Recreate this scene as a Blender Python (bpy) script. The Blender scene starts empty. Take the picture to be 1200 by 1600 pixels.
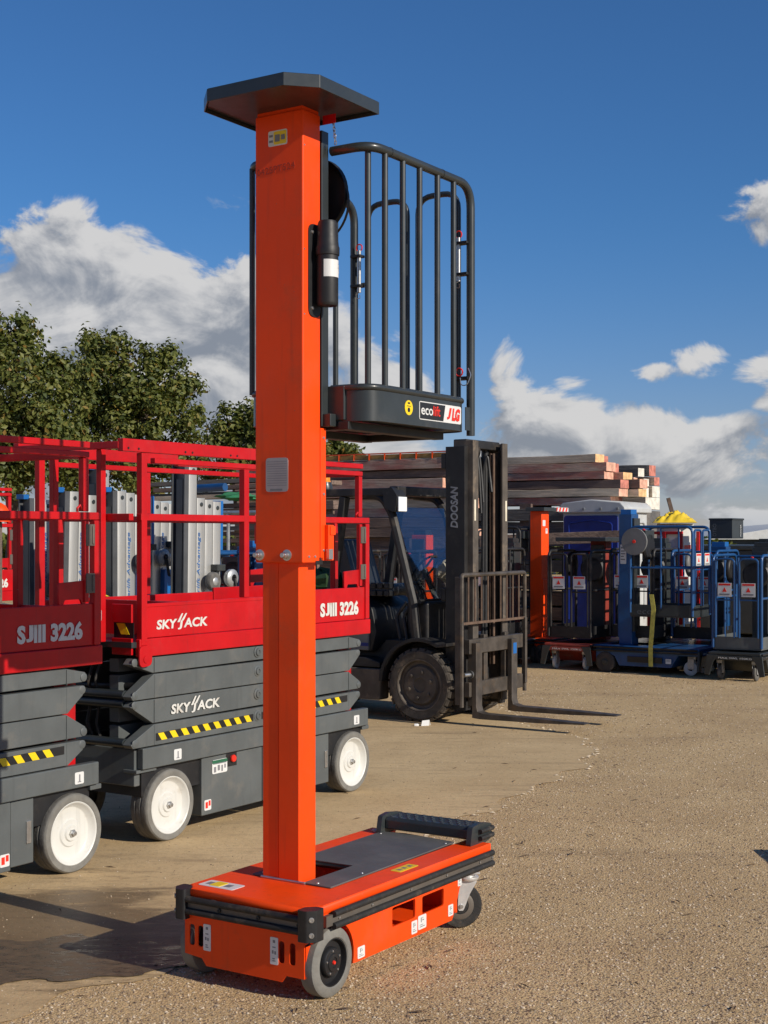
import bpy, math, random
import numpy as np
from mathutils import Vector, Matrix
from mathutils.geometry import tessellate_polygon
random.seed(7); rng = np.random.default_rng(7)
PI = math.pi; R = math.radians
sc = bpy.context.scene; COL = sc.collection

# ------------------------------------------------------------------ camera
F, HOR, CAMH = 2230.0, 836.0, 1.7
cd = bpy.data.cameras.new('camera'); cam = bpy.data.objects.new('camera', cd); COL.objects.link(cam)
cam.location = (0, 0, CAMH); cam.rotation_euler = (PI/2, 0, 0)
cd.sensor_fit = 'VERTICAL'; cd.sensor_height = 24; cd.lens = 24*F/1600; cd.shift_y = (HOR-800)/1600
cd.clip_start = .05; cd.clip_end = 3000
sc.camera = cam
# ------------------------------------------------------------------ sun, sky, exposure
SUN = (Vector((math.cos(math.atan2(1450, 2230)), -math.sin(math.atan2(1450, 2230)), 0))*math.cos(R(3.8))-Vector((math.sin(math.atan2(1450, 2230)), math.cos(math.atan2(1450, 2230)), 0))*math.sin(R(3.8))).normalized()   # the row's cross direction, 3.8 degrees towards the camera
EL = R(27.0)
sl = bpy.data.lights.new('sun', 'SUN'); so = bpy.data.objects.new('sun', sl); COL.objects.link(so)
sl.energy = 4.6; sl.angle = R(.5); sl.color = (1, .92, .80)
so.rotation_euler = Vector((SUN.x*math.cos(EL), SUN.y*math.cos(EL), math.sin(EL))).to_track_quat('Z', 'Y').to_euler()
vs = sc.view_settings; vs.view_transform = 'Standard'; vs.look = 'None'; vs.exposure = 0; vs.gamma = 1

class X:                                   # tiny expression layer over shader Math nodes
    def __init__(s, nt, sock): s.nt, s.s = nt, sock
    def op(s, o, *a, clamp=False):
        n = s.nt.nodes.new('ShaderNodeMath'); n.operation = o; n.use_clamp = clamp
        for i, q in enumerate((s,)+a):
            if isinstance(q, X): s.nt.links.new(q.s, n.inputs[i])
            else: n.inputs[i].default_value = q
        return X(s.nt, n.outputs[0])
    def __add__(s, b): return s.op('ADD', b)
    def __sub__(s, b): return s.op('SUBTRACT', b)
    def __mul__(s, b): return s.op('MULTIPLY', b)
    def __truediv__(s, b): return s.op('DIVIDE', b)
    def ss(s, a, b):
        n = s.nt.nodes.new('ShaderNodeMapRange'); n.interpolation_type = 'SMOOTHSTEP'
        s.nt.links.new(s.s, n.inputs[0]); n.inputs[1].default_value = a; n.inputs[2].default_value = b
        return X(s.nt, n.outputs[0])
def node(nt, typ, **kw):
    n = nt.nodes.new(typ)
    for k, q in kw.items(): setattr(n, k, q)
    return n
def mixc(nt, fac, a, b, mode='MIX'):
    n = node(nt, 'ShaderNodeMix', data_type='RGBA', blend_type=mode)
    for sock, q in ((n.inputs[0], fac), (n.inputs[6], a), (n.inputs[7], b)):
        q = q.s if isinstance(q, X) else q
        if isinstance(q, bpy.types.NodeSocket): nt.links.new(q, sock)
        elif isinstance(q, (int, float)): sock.default_value = q
        else: sock.default_value = (*q, 1)
    return n.outputs[2]

w = bpy.data.worlds.new('World'); sc.world = w; w.use_nodes = True
nt = w.node_tree; bg = nt.nodes['Background']; bg.inputs[1].default_value = .050
sky = node(nt, 'ShaderNodeTexSky', sky_type='NISHITA', sun_disc=False, sun_elevation=EL)
sky.sun_rotation = math.atan2(SUN.x, SUN.y); sky.air_density = 1.0; sky.dust_density = .1; sky.ozone_density = 3.0; sky.altitude = 60
tc = node(nt, 'ShaderNodeTexCoord'); sp = node(nt, 'ShaderNodeSeparateXYZ'); nt.links.new(tc.outputs['Generated'], sp.inputs[0])
dx, dy, dz = (X(nt, sp.outputs[i]) for i in range(3))
el = dz.op('ARCSINE')*57.2958; az = dx.op('ARCTAN2', dy)*57.2958
BANKS = ((-13.0, 6.2, 8.5, 5.9, 1.45), (-6.0, 6.4, 4.2, 6.2, 1.35), (-12.2, 10.6, 3.4, 2.4, 1.25), (-20, 8, 8, 5.5, 1.2), (1.2, 4.5, 3.2, 4.0, .95), (4.9, 6.7, 1.35, 1.9, .95), (10.6, 6.45, 1.7, .60, .90), (12.6, 6.9, 1.7, .85, 1.0), (15.0, 6.6, 1.8, .85, 1.0),
         (7.6, 6.0, 1.3, .5, .66), (15.4, 12.2, 2.6, 1.7, .80), (6.3, 3.3, 4.2, 2.7, 1.08), (10.2, 4.0, 2.4, 1.6, .95), (12.8, 2.7, 4.2, 1.9, 1.12), (8, .6, 16, 1.6, .7), (15.6, 5.5, 1.4, .8, .9))
def cloud_banks(a, e):                     # cumulus banks: (azimuth, elevation, half width, half height, weight); a broken belt runs on round the horizon
    f = (((e-8)/5).op('POWER', 2.0)*-1.0).op('EXPONENT')*(a.op('ABSOLUTE').ss(20, 34)*.8)
    for ca, ce, wa, we, wt in BANKS:
        g = ((a-ca)/wa).op('POWER', 2.0)+((e-ce)/we).op('POWER', 2.0)
        f = f.op('MAXIMUM', (g*-1.0).op('EXPONENT')*wt)
    return f*.62
def cloud_noise(a, e, fine=True):
    cb = node(nt, 'ShaderNodeCombineXYZ'); nt.links.new((a*.11).s, cb.inputs[0]); nt.links.new((e*.17).s, cb.inputs[1])
    def nz(sc_, det, dist=0.0):
        n = node(nt, 'ShaderNodeTexNoise', noise_dimensions='2D'); n.inputs['Scale'].default_value = sc_; n.inputs['Detail'].default_value = det; n.inputs['Roughness'].default_value = .57; n.inputs['Distortion'].default_value = dist
        nt.links.new(cb.outputs[0], n.inputs['Vector']); return X(nt, n.outputs[0])-.5
    return nz(2.1, 9 if fine else 5, .35)*1.30+nz(.6, 1)*.42
f0 = cloud_banks(az, el); f1 = cloud_banks(az+.75, el+1.05)
amp = (f0*2.6+.20).op('MINIMUM', 1.12)
d0 = f0+cloud_noise(az, el)*amp; d1 = f1+cloud_noise(az+.75, el+1.05, False)*amp; d2 = f0+cloud_noise(az+.2, el+.35)*amp
cov = d0.ss(.27, .45)
lit = ((d0-d1)*1.15+(d0-d2)*.8+.50-(d0-.45)*.30).ss(.12, .95)
ccol = mixc(nt, lit, (4.9, 5.4, 6.3), (13.2, 13.0, 12.8))
ccol = mixc(nt, el.ss(-.5, 2.0)*.6+.4, (7.0, 8.2, 10.0), ccol)
skyc = mixc(nt, 1.0, sky.outputs[0], mixc(nt, el.ss(-2, 14), (1.22, 1.22, 1.70), (.68, 1.24, 1.84)), 'MULTIPLY')
nt.links.new(mixc(nt, cov*.95, skyc, ccol), bg.inputs[0])

# ------------------------------------------------------------------ grid of the yard (everything is parked along it)
TH = math.atan2(1450, 2230)
U = Vector((math.sin(TH), math.cos(TH), 0)); V = Vector((math.cos(TH), -math.sin(TH), 0)); ROT = -TH
def ground_pt(px, py, z=0):
    Y = (CAMH-z)*F/(py-HOR); return Vector(((px-600)/F*Y, Y, z))
def at(px, py, Y): return Vector(((px-600)/F*Y, Y, CAMH+(HOR-py)/F*Y))

# ------------------------------------------------------------------ materials
MATS = {}
def mat(name, col, rough=.5, metal=0, var=.12, vs_=6, bump=0, bs=80, coat=0, dirt=None, spec=.5, rv=.12, stretch=(1, 1, 1), wear=0):
    if name in MATS: return MATS[name]
    m = bpy.data.materials.new(name); m.use_nodes = True; t = m.node_tree; b = t.nodes['Principled BSDF']; MATS[name] = m
    c = node(t, 'ShaderNodeTexCoord'); mp = node(t, 'ShaderNodeMapping'); mp.inputs['Scale'].default_value = stretch
    t.links.new(c.outputs['Object'], mp.inputs[0])
    def noise(scale, det=4, r=.55):
        n = node(t, 'ShaderNodeTexNoise'); n.inputs['Scale'].default_value = scale; n.inputs['Detail'].default_value = det; n.inputs['Roughness'].default_value = r
        t.links.new(mp.outputs[0], n.inputs['Vector']); return X(t, n.outputs[0])
    n = noise(vs_, 5)
    lo = tuple(x*(1-var) for x in col); hi = tuple(min(1, x*(1+var)) for x in col)
    cc = mixc(t, n.ss(.3, .7), lo, hi)
    if wear:
        mp2 = node(t, 'ShaderNodeMapping'); mp2.inputs['Scale'].default_value = (1, 1, .07); t.links.new(c.outputs['Object'], mp2.inputs[0])
        n2_ = node(t, 'ShaderNodeTexNoise'); n2_.inputs['Scale'].default_value = 34; n2_.inputs['Detail'].default_value = 5; t.links.new(mp2.outputs[0], n2_.inputs['Vector'])
        cc = mixc(t, X(t, n2_.outputs[0]).ss(.54, .74)*wear, cc, tuple(x*.62+.012 for x in col))
        cc = mixc(t, noise(120, 3, .6).ss(.70, .76)*min(1, wear*2.2), cc, (.20, .17, .14))
        cc = mixc(t, noise(2.2, 6, .7).ss(.50, .80)*wear, cc, tuple(x*.8+.05 for x in col))
    if dirt:
        dc, amt, dsc = dirt
        d = noise(dsc, 6, .65).ss(.52, .75)*amt
        cc = mixc(t, d, cc, dc)
    t.links.new(cc, b.inputs['Base Color'])
    rr = noise(vs_*2.3, 4)*rv*2+(rough-rv)
    t.links.new(rr.s, b.inputs['Roughness'])
    b.inputs['Metallic'].default_value = metal; b.inputs['Specular IOR Level'].default_value = spec
    b.inputs['Coat Weight'].default_value = coat; b.inputs['Coat Roughness'].default_value = .12
    if bump:
        bn = node(t, 'ShaderNodeBump'); bn.inputs['Strength'].default_value = bump; bn.inputs['Distance'].default_value = .01
        t.links.new(noise(bs, 4).s, bn.inputs['Height']); t.links.new(bn.outputs[0], b.inputs['Normal'])
    return m
orange = mat('orange_paint', (.90, .066, .002), .48, var=.07, vs_=3, coat=0, spec=.3, wear=.32, dirt=((.30, .10, .04), .25, 5))
orange_old = mat('orange_paint_worn', (.80, .085, .012), .45, var=.1, vs_=4, dirt=((.2, .09, .05), .4, 6))
red = mat('red_paint', (.50, .0045, .008), .42, var=.09, vs_=4, coat=.05, spec=.3, wear=.38, dirt=((.20, .01, .012), .35, 7))
grey = mat('grey_paint', (.095, .105, .105), .45, var=.1, vs_=5, wear=.4, dirt=((.20, .18, .15), .35, 6))
dgrey = mat('charcoal_paint', (.028, .034, .036), .36, var=.12, vs_=6, coat=.15, dirt=((.10, .09, .08), .25, 9))
black = mat('black_plastic', (.012, .012, .013), .5, var=.2, vs_=12, dirt=((.07, .06, .05), .35, 14))
rubber = mat('black_rubber', (.016, .015, .014), .7, var=.25, vs_=20, bump=.25, bs=60, dirt=((.16, .12, .08), .45, 16))
tyre_black = mat('dusty_tyre', (.062, .052, .042), .82, var=.3, vs_=14, bump=.3, bs=70, dirt=((.24, .18, .12), .75, 8))
tyre_grey = mat('grey_solid_tyre', (.175, .168, .148), .75, var=.15, vs_=14, bump=.2, bs=60, dirt=((.13, .11, .09), .5, 12))
tyre_mark = mat('grey_tread', (.12, .115, .105), .8, var=.25, vs_=18, bump=.3, bs=70, dirt=((.05, .045, .04), .6, 10))
white = mat('white_paint', (.64, .635, .59), .4, var=.04, vs_=6, wear=.25, dirt=((.36, .29, .21), .65, 8))
sticker = mat('white_sticker', (.68, .68, .66), .35, var=.03)
ink = mat('black_ink', (.015, .015, .016), .4, var=.1)
yellow = mat('yellow_sticker', (.85, .60, .01), .4, var=.05, dirt=((.25, .18, .05), .3, 12))
red_print = mat('red_print', (.75, .03, .015), .4, var=.04)
steel = mat('zinc_steel', (.55, .55, .54), .34, metal=.9, var=.12, vs_=20, dirt=((.25, .22, .19), .4, 20))
zinc = mat('bright_zinc', (.66, .66, .65), .38, metal=.55, var=.1, vs_=25, dirt=((.4, .37, .33), .3, 22))
plate = mat('engraved_plate', (.42, .38, .37), .4, metal=.5, var=.08)
deckmat = mat('grey_deck_rubber', (.095, .096, .094), .6, var=.14, vs_=5, bump=.15, bs=30, dirt=((.17, .14, .10), .4, 5))
strip = mat('bumper_channel', (.14, .12, .10), .55, metal=.4, var=.1)
fkblack = mat('forklift_black', (.020, .019, .019), .5, var=.25, vs_=6, spec=.4, dirt=((.13, .10, .072), .75, 4))
fkdusty = mat('forklift_dusty', (.085, .070, .056), .65, var=.25, vs_=7, dirt=((.22, .165, .11), .8, 6))
rust = mat('worn_fork_steel', (.095, .080, .066), .5, metal=.45, var=.3, vs_=9, bump=.15, bs=40, dirt=((.19, .115, .06), .6, 7))
brown_rail = mat('brown_rusty_bar', (.12, .075, .05), .65, var=.25, vs_=14)
alu = mat('brushed_aluminium', (.52, .52, .50), .42, metal=.55, var=.08, vs_=4, stretch=(6, 6, .5), dirt=((.62, .60, .56), .5, 5))
alu_dark = mat('grey_channel', (.11, .115, .12), .45, metal=.4, var=.15, vs_=5)
bluep = mat('bright_blue_paint', (.008, .12, .38), .42, var=.08)
blue = mat('lift_blue_paint', (.008, .066, .20), .42, wear=.18, var=.12, vs_=5, coat=.15, dirt=((.04, .06, .09), .4, 8))
navy = mat('navy_panel', (.004, .020, .19), .45, var=.12)
cabin = mat('pale_grey_panel', (.50, .51, .50), .5, var=.06, dirt=((.3, .28, .24), .3, 4))
galv = mat('galvanised', (.42, .43, .43), .45, metal=.6, var=.15, vs_=15)
tarp = mat('yellow_tarp', (.78, .54, .03), .5, var=.12, vs_=8)
greencloth = mat('green_cloth', (.035, .075, .016), .85, var=.3, vs_=9)
beige = mat('beige_cloth', (.36, .34, .27), .9, var=.2, vs_=7)
bark = mat('bark', (.075, .055, .04), .9, var=.3, vs_=6, bump=.6, bs=20)
tp = mat('clear_lens', (.85, .87, .88), .12, var=.02)
amber = mat('amber_lens', (.75, .25, .01), .2, var=.05)
grey_box = mat('dark_box_paint', (.035, .042, .046), .45, var=.1)

def timber(name, c1, c2, sc_=1.0):
    if name in MATS: return MATS[name]
    m = bpy.data.materials.new(name); m.use_nodes = True; t = m.node_tree; b = t.nodes['Principled BSDF']; MATS[name] = m
    c = node(t, 'ShaderNodeTexCoord'); oi = node(t, 'ShaderNodeObjectInfo')
    va = node(t, 'ShaderNodeVectorMath', operation='ADD'); sm = node(t, 'ShaderNodeVectorMath', operation='SCALE')
    t.links.new(oi.outputs['Random'], sm.inputs['Scale']); sm.inputs[0].default_value = (37, 11, 23)
    t.links.new(c.outputs['Object'], va.inputs[0]); t.links.new(sm.outputs[0], va.inputs[1])
    def noise(scale, st, det=5):
        mp = node(t, 'ShaderNodeMapping'); mp.inputs['Scale'].default_value = st; t.links.new(va.outputs[0], mp.inputs[0])
        n = node(t, 'ShaderNodeTexNoise'); n.inputs['Scale'].default_value = scale; n.inputs['Detail'].default_value = det; n.inputs['Roughness'].default_value = .65
        t.links.new(mp.outputs[0], n.inputs['Vector']); return X(t, n.outputs[0])
    g = noise(9, (.35, 4, 4)); p = noise(1.6*sc_, (.7, 2, 2))
    k = mixc(t, p.ss(.40, .60), c1, c2); k = mixc(t, g.ss(.35, .72)*.55, k, tuple(x*.35 for x in c1))
    t.links.new(k, b.inputs['Base Color']); b.inputs['Roughness'].default_value = .9
    bn = node(t, 'ShaderNodeBump'); bn.inputs['Strength'].default_value = .7; bn.inputs['Distance'].default_value = .02
    t.links.new(g.s, bn.inputs['Height']); t.links.new(bn.outputs[0], b.inputs['Normal'])
    return m
tim_red = timber('timber_red', (.52, .38, .29), (.43, .16, .125)); tim_brn = timber('timber_brown', (.55, .45, .33), (.66, .54, .40)); tim_gry = timber('timber_grey', (.13, .125, .12), (.19, .17, .15)); tim_drk = timber('timber_dark', (.16, .11, .09), (.24, .165, .125))
end_pink = mat('end_paint_pink', (.68, .37, .26), .85, var=.25, vs_=11, bump=.4, bs=25); end_red = mat('end_paint_red', (.52, .19, .14), .85, var=.3, vs_=11, bump=.4, bs=25); end_yel = mat('end_paint_ochre', (.74, .46, .22), .8, var=.25, vs_=11, bump=.4, bs=25); end_wht = mat('end_paint_white', (.70, .66, .57), .8, var=.2, vs_=11, bump=.3, bs=25)

glass = bpy.data.materials.new('windscreen'); glass.use_nodes = True
t = glass.node_tree; t.nodes.remove(t.nodes['Principled BSDF'])
tr = node(t, 'ShaderNodeBsdfTransparent'); tr.inputs[0].default_value = (.80, .86, .92, 1)
gl = node(t, 'ShaderNodeBsdfGlossy'); gl.inputs['Roughness'].default_value = .03
fr = node(t, 'ShaderNodeFresnel'); fr.inputs[0].default_value = 1.35
ms = node(t, 'ShaderNodeMixShader'); t.links.new((X(t, fr.outputs[0])*.42+.015).op('MINIMUM', 1.0).s, ms.inputs[0]); t.links.new(tr.outputs[0], ms.inputs[1]); t.links.new(gl.outputs[0], ms.inputs[2])
t.links.new(ms.outputs[0], t.nodes['Material Output'].inputs[0])

# ------------------------------------------------------------------ geometry helpers
def fil(pts, r, k=6, closed=False):        # rounded corners on a polyline
    pts = [Vector(p) for p in pts]; n = len(pts); out = []
    for i, p in enumerate(pts):
        if not closed and i in (0, n-1): out.append(p); continue
        a = pts[i-1]-p; b = pts[(i+1) % n]-p; la, lb = a.length, b.length; a.normalize(); b.normalize()
        ang = a.angle(b)
        if ang > PI-.02: out.append(p); continue
        t_ = min(r/math.tan(ang/2), la*.49, lb*.49)
        p0 = p+a*t_; p2 = p+b*t_
        for j in range(k+1):
            s = j/k; out.append(p0*(1-s)**2+p*2*s*(1-s)+p2*s*s)
    return out
class M:
    def __init__(s): s.v = []; s.f = []; s.mi = []; s.cur = 0
    def add(s, vs_, fs):
        o = len(s.v); s.v += [tuple(q) for q in vs_]; s.f += [[i+o for i in f] for f in fs]; s.mi += [s.cur]*len(fs); return s
    def box(s, x0, x1, y0, y1, z0, z1):
        return s.add([(x, y, z) for z in (z0, z1) for y in (y0, y1) for x in (x0, x1)], [(0, 2, 3, 1), (4, 5, 7, 6), (0, 1, 5, 4), (2, 6, 7, 3), (0, 4, 6, 2), (1, 3, 7, 5)])
    def bar(s, p, q, wx, wy, up=(0, 0, 1)):  # square bar between two points
        p, q = Vector(p), Vector(q); d = (q-p).normalized(); up = Vector(up)
        if abs(d.dot(up)) > .98: up = Vector((0, 1, 0))
        a = d.cross(up).normalized()*wx/2; b = a.cross(d).normalized()*wy/2
        vs_ = [e+i*a+j*b for e in (p, q) for i, j in ((-1, -1), (1, -1), (1, 1), (-1, 1))]
        return s.add(vs_, [(3, 2, 1, 0), (4, 5, 6, 7), (0, 1, 5, 4), (1, 2, 6, 5), (2, 3, 7, 6), (3, 0, 4, 7)])
    def prism(s, pts, axis, lo, hi):       # polygon extruded along an axis; the two other axes in order (y,z),(x,z),(x,y)
        def P(a, b, h): return {'x': (h, a, b), 'y': (a, h, b), 'z': (a, b, h)}[axis]
        n = len(pts); vs_ = [P(*p, lo) for p in pts]+[P(*p, hi) for p in pts]
        tri = tessellate_polygon([[Vector((*p, 0)) for p in pts]])
        fs = [tuple(reversed(q)) for q in tri]+[tuple(i+n for i in q) for q in tri]+[(i, (i+1) % n, (i+1) % n+n, i+n) for i in range(n)]
        return s.add(vs_, fs)
    def tube(s, pts, r, n=10, closed=False, fl=0, cap=True):
        pts = fil(pts, fl, closed=closed) if fl else [Vector(p) for p in pts]
        m = len(pts); rings = []; prev = None
        for i, p in enumerate(pts):
            a = pts[i-1] if (i or closed) else p; b = pts[(i+1) % m] if (i < m-1 or closed) else p
            d = (b-a).normalized()
            if prev is None:
                up = Vector((0, 0, 1)) if abs(d.z) < .9 else Vector((1, 0, 0)); e = d.cross(up).normalized()
            else:
                e = (prev-d*prev.dot(d)).normalized()
            prev = e; g = d.cross(e); rr = r[i] if isinstance(r, (list, tuple)) else r
            rings.append([p+(e*math.cos(2*PI*k/n)+g*math.sin(2*PI*k/n))*rr for k in range(n)])
        vs_ = [q for rg in rings for q in rg]; fs = []
        for i in range(m if closed else m-1):
            j = (i+1) % m
            fs += [(i*n+k, i*n+(k+1) % n, j*n+(k+1) % n, j*n+k) for k in range(n)]
        if cap and not closed: fs += [tuple(reversed(range(n))), tuple((m-1)*n+k for k in range(n))]
        return s.add(vs_, fs)
    def lathe(s, prof, c, axis='x', n=32, a0=0, a1=2*PI):  # profile (radius, offset along the axis)
        full = abs(a1-a0-2*PI) < 1e-6; cnt = n if full else n+1; vs_ = []
        for k in range(cnt):
            t_ = a0+(a1-a0)*k/n; ca, sa = math.cos(t_), math.sin(t_)
            for r, h in prof: vs_.append({'x': (c[0]+h, c[1]+r*ca, c[2]+r*sa), 'y': (c[0]+r*sa, c[1]+h, c[2]+r*ca), 'z': (c[0]+r*ca, c[1]+r*sa, c[2]+h)}[axis])
        m = len(prof)
        fs = [(k*m+i, ((k+1) % cnt)*m+i, ((k+1) % cnt)*m+i+1, k*m+i+1) for k in range(n) for i in range(m-1)]
        return s.add(vs_, fs)
    def wall(s, pts, th, z0, z1, closed=False):  # upright sheet along a plan path
        pts = [Vector((p[0], p[1], 0)) for p in pts]; n = len(pts); L = []; Rr = []
        for i, p in enumerate(pts):
            a = pts[i-1] if (i or closed) else p; b = pts[(i+1) % n] if (i < n-1 or closed) else p
            d = (b-a).normalized(); nn = Vector((-d.y, d.x, 0))*th/2; L.append(p+nn); Rr.append(p-nn)
        vs_ = [(q.x, q.y, z) for arr in (L, Rr) for z in (z0, z1) for q in arr]; fs = []
        for i in range(n if closed else n-1):
            j = (i+1) % n
            fs += [(i, j, n+j, n+i), (2*n+j, 2*n+i, 3*n+i, 3*n+j), (n+i, n+j, 3*n+j, 3*n+i), (j, i, 2*n+i, 2*n+j)]
        if not closed: fs += [(0, n, 3*n, 2*n), (n-1, 3*n-1, 4*n-1, 2*n-1)]
        return s.add(vs_, fs)
    def xf(s, mtx, i0=0):
        for i in range(i0, len(s.v)): s.v[i] = tuple(mtx @ Vector(s.v[i]))
        return s
    def mesh(s, name, mats, sm=40, recalc=True):
        me = bpy.data.meshes.new(name); me.from_pydata(s.v, [], s.f)
        for q in (mats if isinstance(mats, (list, tuple)) else [mats]): me.materials.append(q)
        if any(s.mi): me.polygons.foreach_set('material_index', s.mi)
        if recalc:
            import bmesh
            b = bmesh.new(); b.from_mesh(me); bmesh.ops.recalc_face_normals(b, faces=b.faces); b.to_mesh(me); b.free()
        if sm:
            me.polygons.foreach_set('use_smooth', [True]*len(me.polygons)); me.set_sharp_from_angle(angle=R(sm))
        me.update(); return me
    def build(s, name, mats, parent=None, bev=0, sm=40, seg=2):
        o = bpy.data.objects.new(name, s.mesh(name, mats, sm)); COL.objects.link(o); o.parent = parent
        if bev:
            b = o.modifiers.new('edge', 'BEVEL'); b.width = bev; b.segments = seg; b.limit_method = 'ANGLE'; b.angle_limit = R(40); b.harden_normals = True
        return o
def wrap(me, name, parent):
    o = bpy.data.objects.new(name, me); COL.objects.link(o); o.parent = parent; return o
def tag(o, label, cat, group=None, kind=None):
    o['label'] = label; o['category'] = cat
    if group: o['group'] = group
    if kind: o['kind'] = kind
    return o
def thing(name, loc, rz, label, cat, group=None):
    o = bpy.data.objects.new(name, None); COL.objects.link(o); o.empty_display_size = .2
    o.location = loc; o.rotation_euler = (0, 0, rz); return tag(o, label, cat, group)
def copy_tree(o, parent=None):
    c = o.copy(); COL.objects.link(c); c.parent = parent
    for ch in list(o.children): copy_tree(ch, c)
    return c
def plate2d(outer, holes, th, bev=0):      # sheet with holes in the xy plane, thickness along z, centred
    cu = bpy.data.curves.new('c', 'CURVE'); cu.dimensions = '2D'; cu.fill_mode = 'BOTH'; cu.extrude = th/2
    for ring in [outer]+holes:
        s = cu.splines.new('POLY'); s.points.add(len(ring)-1); s.use_cyclic_u = True
        for i, p in enumerate(ring): s.points[i].co = (p[0], p[1], 0, 1)
    o = bpy.data.objects.new('c', cu); COL.objects.link(o)
    dg = bpy.context.evaluated_depsgraph_get(); me = bpy.data.meshes.new_from_object(o.evaluated_get(dg))
    bpy.data.objects.remove(o); bpy.data.curves.remove(cu); return me
def sheet(name, outer, holes, th, mtx, mt, parent, bev=0):
    me = plate2d(outer, holes, th); me.transform(mtx); me.materials.clear(); me.materials.append(mt)
    import bmesh
    b = bmesh.new(); b.from_mesh(me); bmesh.ops.remove_doubles(b, verts=b.verts, dist=1e-5); bmesh.ops.recalc_face_normals(b, faces=b.faces); b.to_mesh(me); b.free()
    me.name = name; o = wrap(me, name, parent)
    if bev:
        q = o.modifiers.new('edge', 'BEVEL'); q.width = bev; q.segments = 2; q.limit_method = 'ANGLE'; q.angle_limit = R(50)
    return o
YZ = Matrix(((0, 0, 1, 0), (1, 0, 0, 0), (0, 1, 0, 0), (0, 0, 0, 1)))   # plan (y,z) -> faces +x
XZ = Matrix(((1, 0, 0, 0), (0, 0, -1, 0), (0, 1, 0, 0), (0, 0, 0, 1)))  # plan (x,z) -> faces -y
TXT = {}
def text_mesh(s, size, bold, xs, shear, mt, depth=.0008):
    key = (s, size, bold, xs, shear, mt.name)
    if key in TXT: return TXT[key]
    cu = bpy.data.curves.new('t', 'FONT'); cu.body = s; cu.size = size; cu.offset = bold; cu.shear = shear; cu.extrude = depth; cu.align_x = 'LEFT'; cu.resolution_u = 3
    o = bpy.data.objects.new('t', cu); COL.objects.link(o)
    dg = bpy.context.evaluated_depsgraph_get(); me = bpy.data.meshes.new_from_object(o.evaluated_get(dg))
    bpy.data.objects.remove(o); bpy.data.curves.remove(cu)
    me.transform(Matrix.Diagonal((xs, 1, 1, 1))); me.materials.clear(); me.materials.append(mt); TXT[key] = me; return me
def text(s, size, mt, parent, loc, plane=YZ, bold=0, width=None, shear=0, name='lettering', roll=0):
    cap_ = max(v_.co.y for v_ in text_mesh('I', size, bold, 1, shear, mt).vertices); vs2, fs2, cur = [], [], 0.0
    for seg in [q for q in s.replace('J', '|J|').split('|') if q]:        # the built-in font drops its J below the line: lift it back
        me = text_mesh(seg, size, bold, 1, shear, mt); co = [v_.co.copy() for v_ in me.vertices]; x0 = min(p.x for p in co); o_ = len(vs2)
        if seg == 'J':
            y0, y1 = min(p.y for p in co), max(p.y for p in co); co = [Vector((p.x*1.25, (p.y-y0)/(y1-y0)*cap_, p.z)) for p in co]; x0 *= 1.25
        vs2 += [Vector((p.x-x0+cur, p.y, p.z)) for p in co]; fs2 += [[i+o_ for i in f.vertices] for f in me.polygons]; cur = max(p.x for p in vs2)+size*.035
    xs = width/max(p.x for p in vs2) if width else 1
    me2 = bpy.data.meshes.new(name); me2.from_pydata([(p.x*xs, p.y, p.z) for p in vs2], [], fs2); me2.materials.append(mt); me2.update()
    me2.transform(Matrix.Translation(loc) @ plane @ Matrix.Rotation(roll, 4, 'Z')); return wrap(me2, name, parent)
def rect(x0, x1, y0, y1): return [(x0, y0), (x1, y0), (x1, y1), (x0, y1)]
def rrect(x0, x1, y0, y1, r, k=4): return [(p.x, p.y) for p in fil([(a, b, 0) for a, b in rect(x0, x1, y0, y1)], r, k, closed=True)]
def circ(cx, cy, r, n=20): return [(cx+r*math.cos(2*PI*i/n), cy+r*math.sin(2*PI*i/n)) for i in range(n)]
def decal(parent, u0, u1, v0, v1, w_, plane, marks=(), mt=sticker, name='sticker', mk=ink):
    """thin printed label: marks are (u0,u1,v0,v1) fractions"""
    th = .0016
    o = sheet(name, rrect(u0, u1, v0, v1, min(u1-u0, v1-v0)*.12, 2), [], th, Matrix.Translation((0, 0, 0)) @ plane @ Matrix.Translation((0, 0, w_)), mt, parent)
    if marks:
        m = M()
        for a, b, c, d in marks: m.add([(u0+(u1-u0)*q[0], v0+(v1-v0)*q[1], w_+th*.5+.0006) for q in ((a, c), (b, c), (b, d), (a, d))], [(0, 1, 2, 3)])
        m.xf(plane); m.build('print', softink if mk is ink else mk, o, sm=0)
    return o
softink = mat('grey_print', (.20, .20, .21), .5, var=.1)
LINES = [(.1, .9, .80, .88), (.1, .75, .64, .70), (.1, .85, .50, .56), (.1, .6, .36, .42), (.1, .8, .2, .27)]

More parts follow.
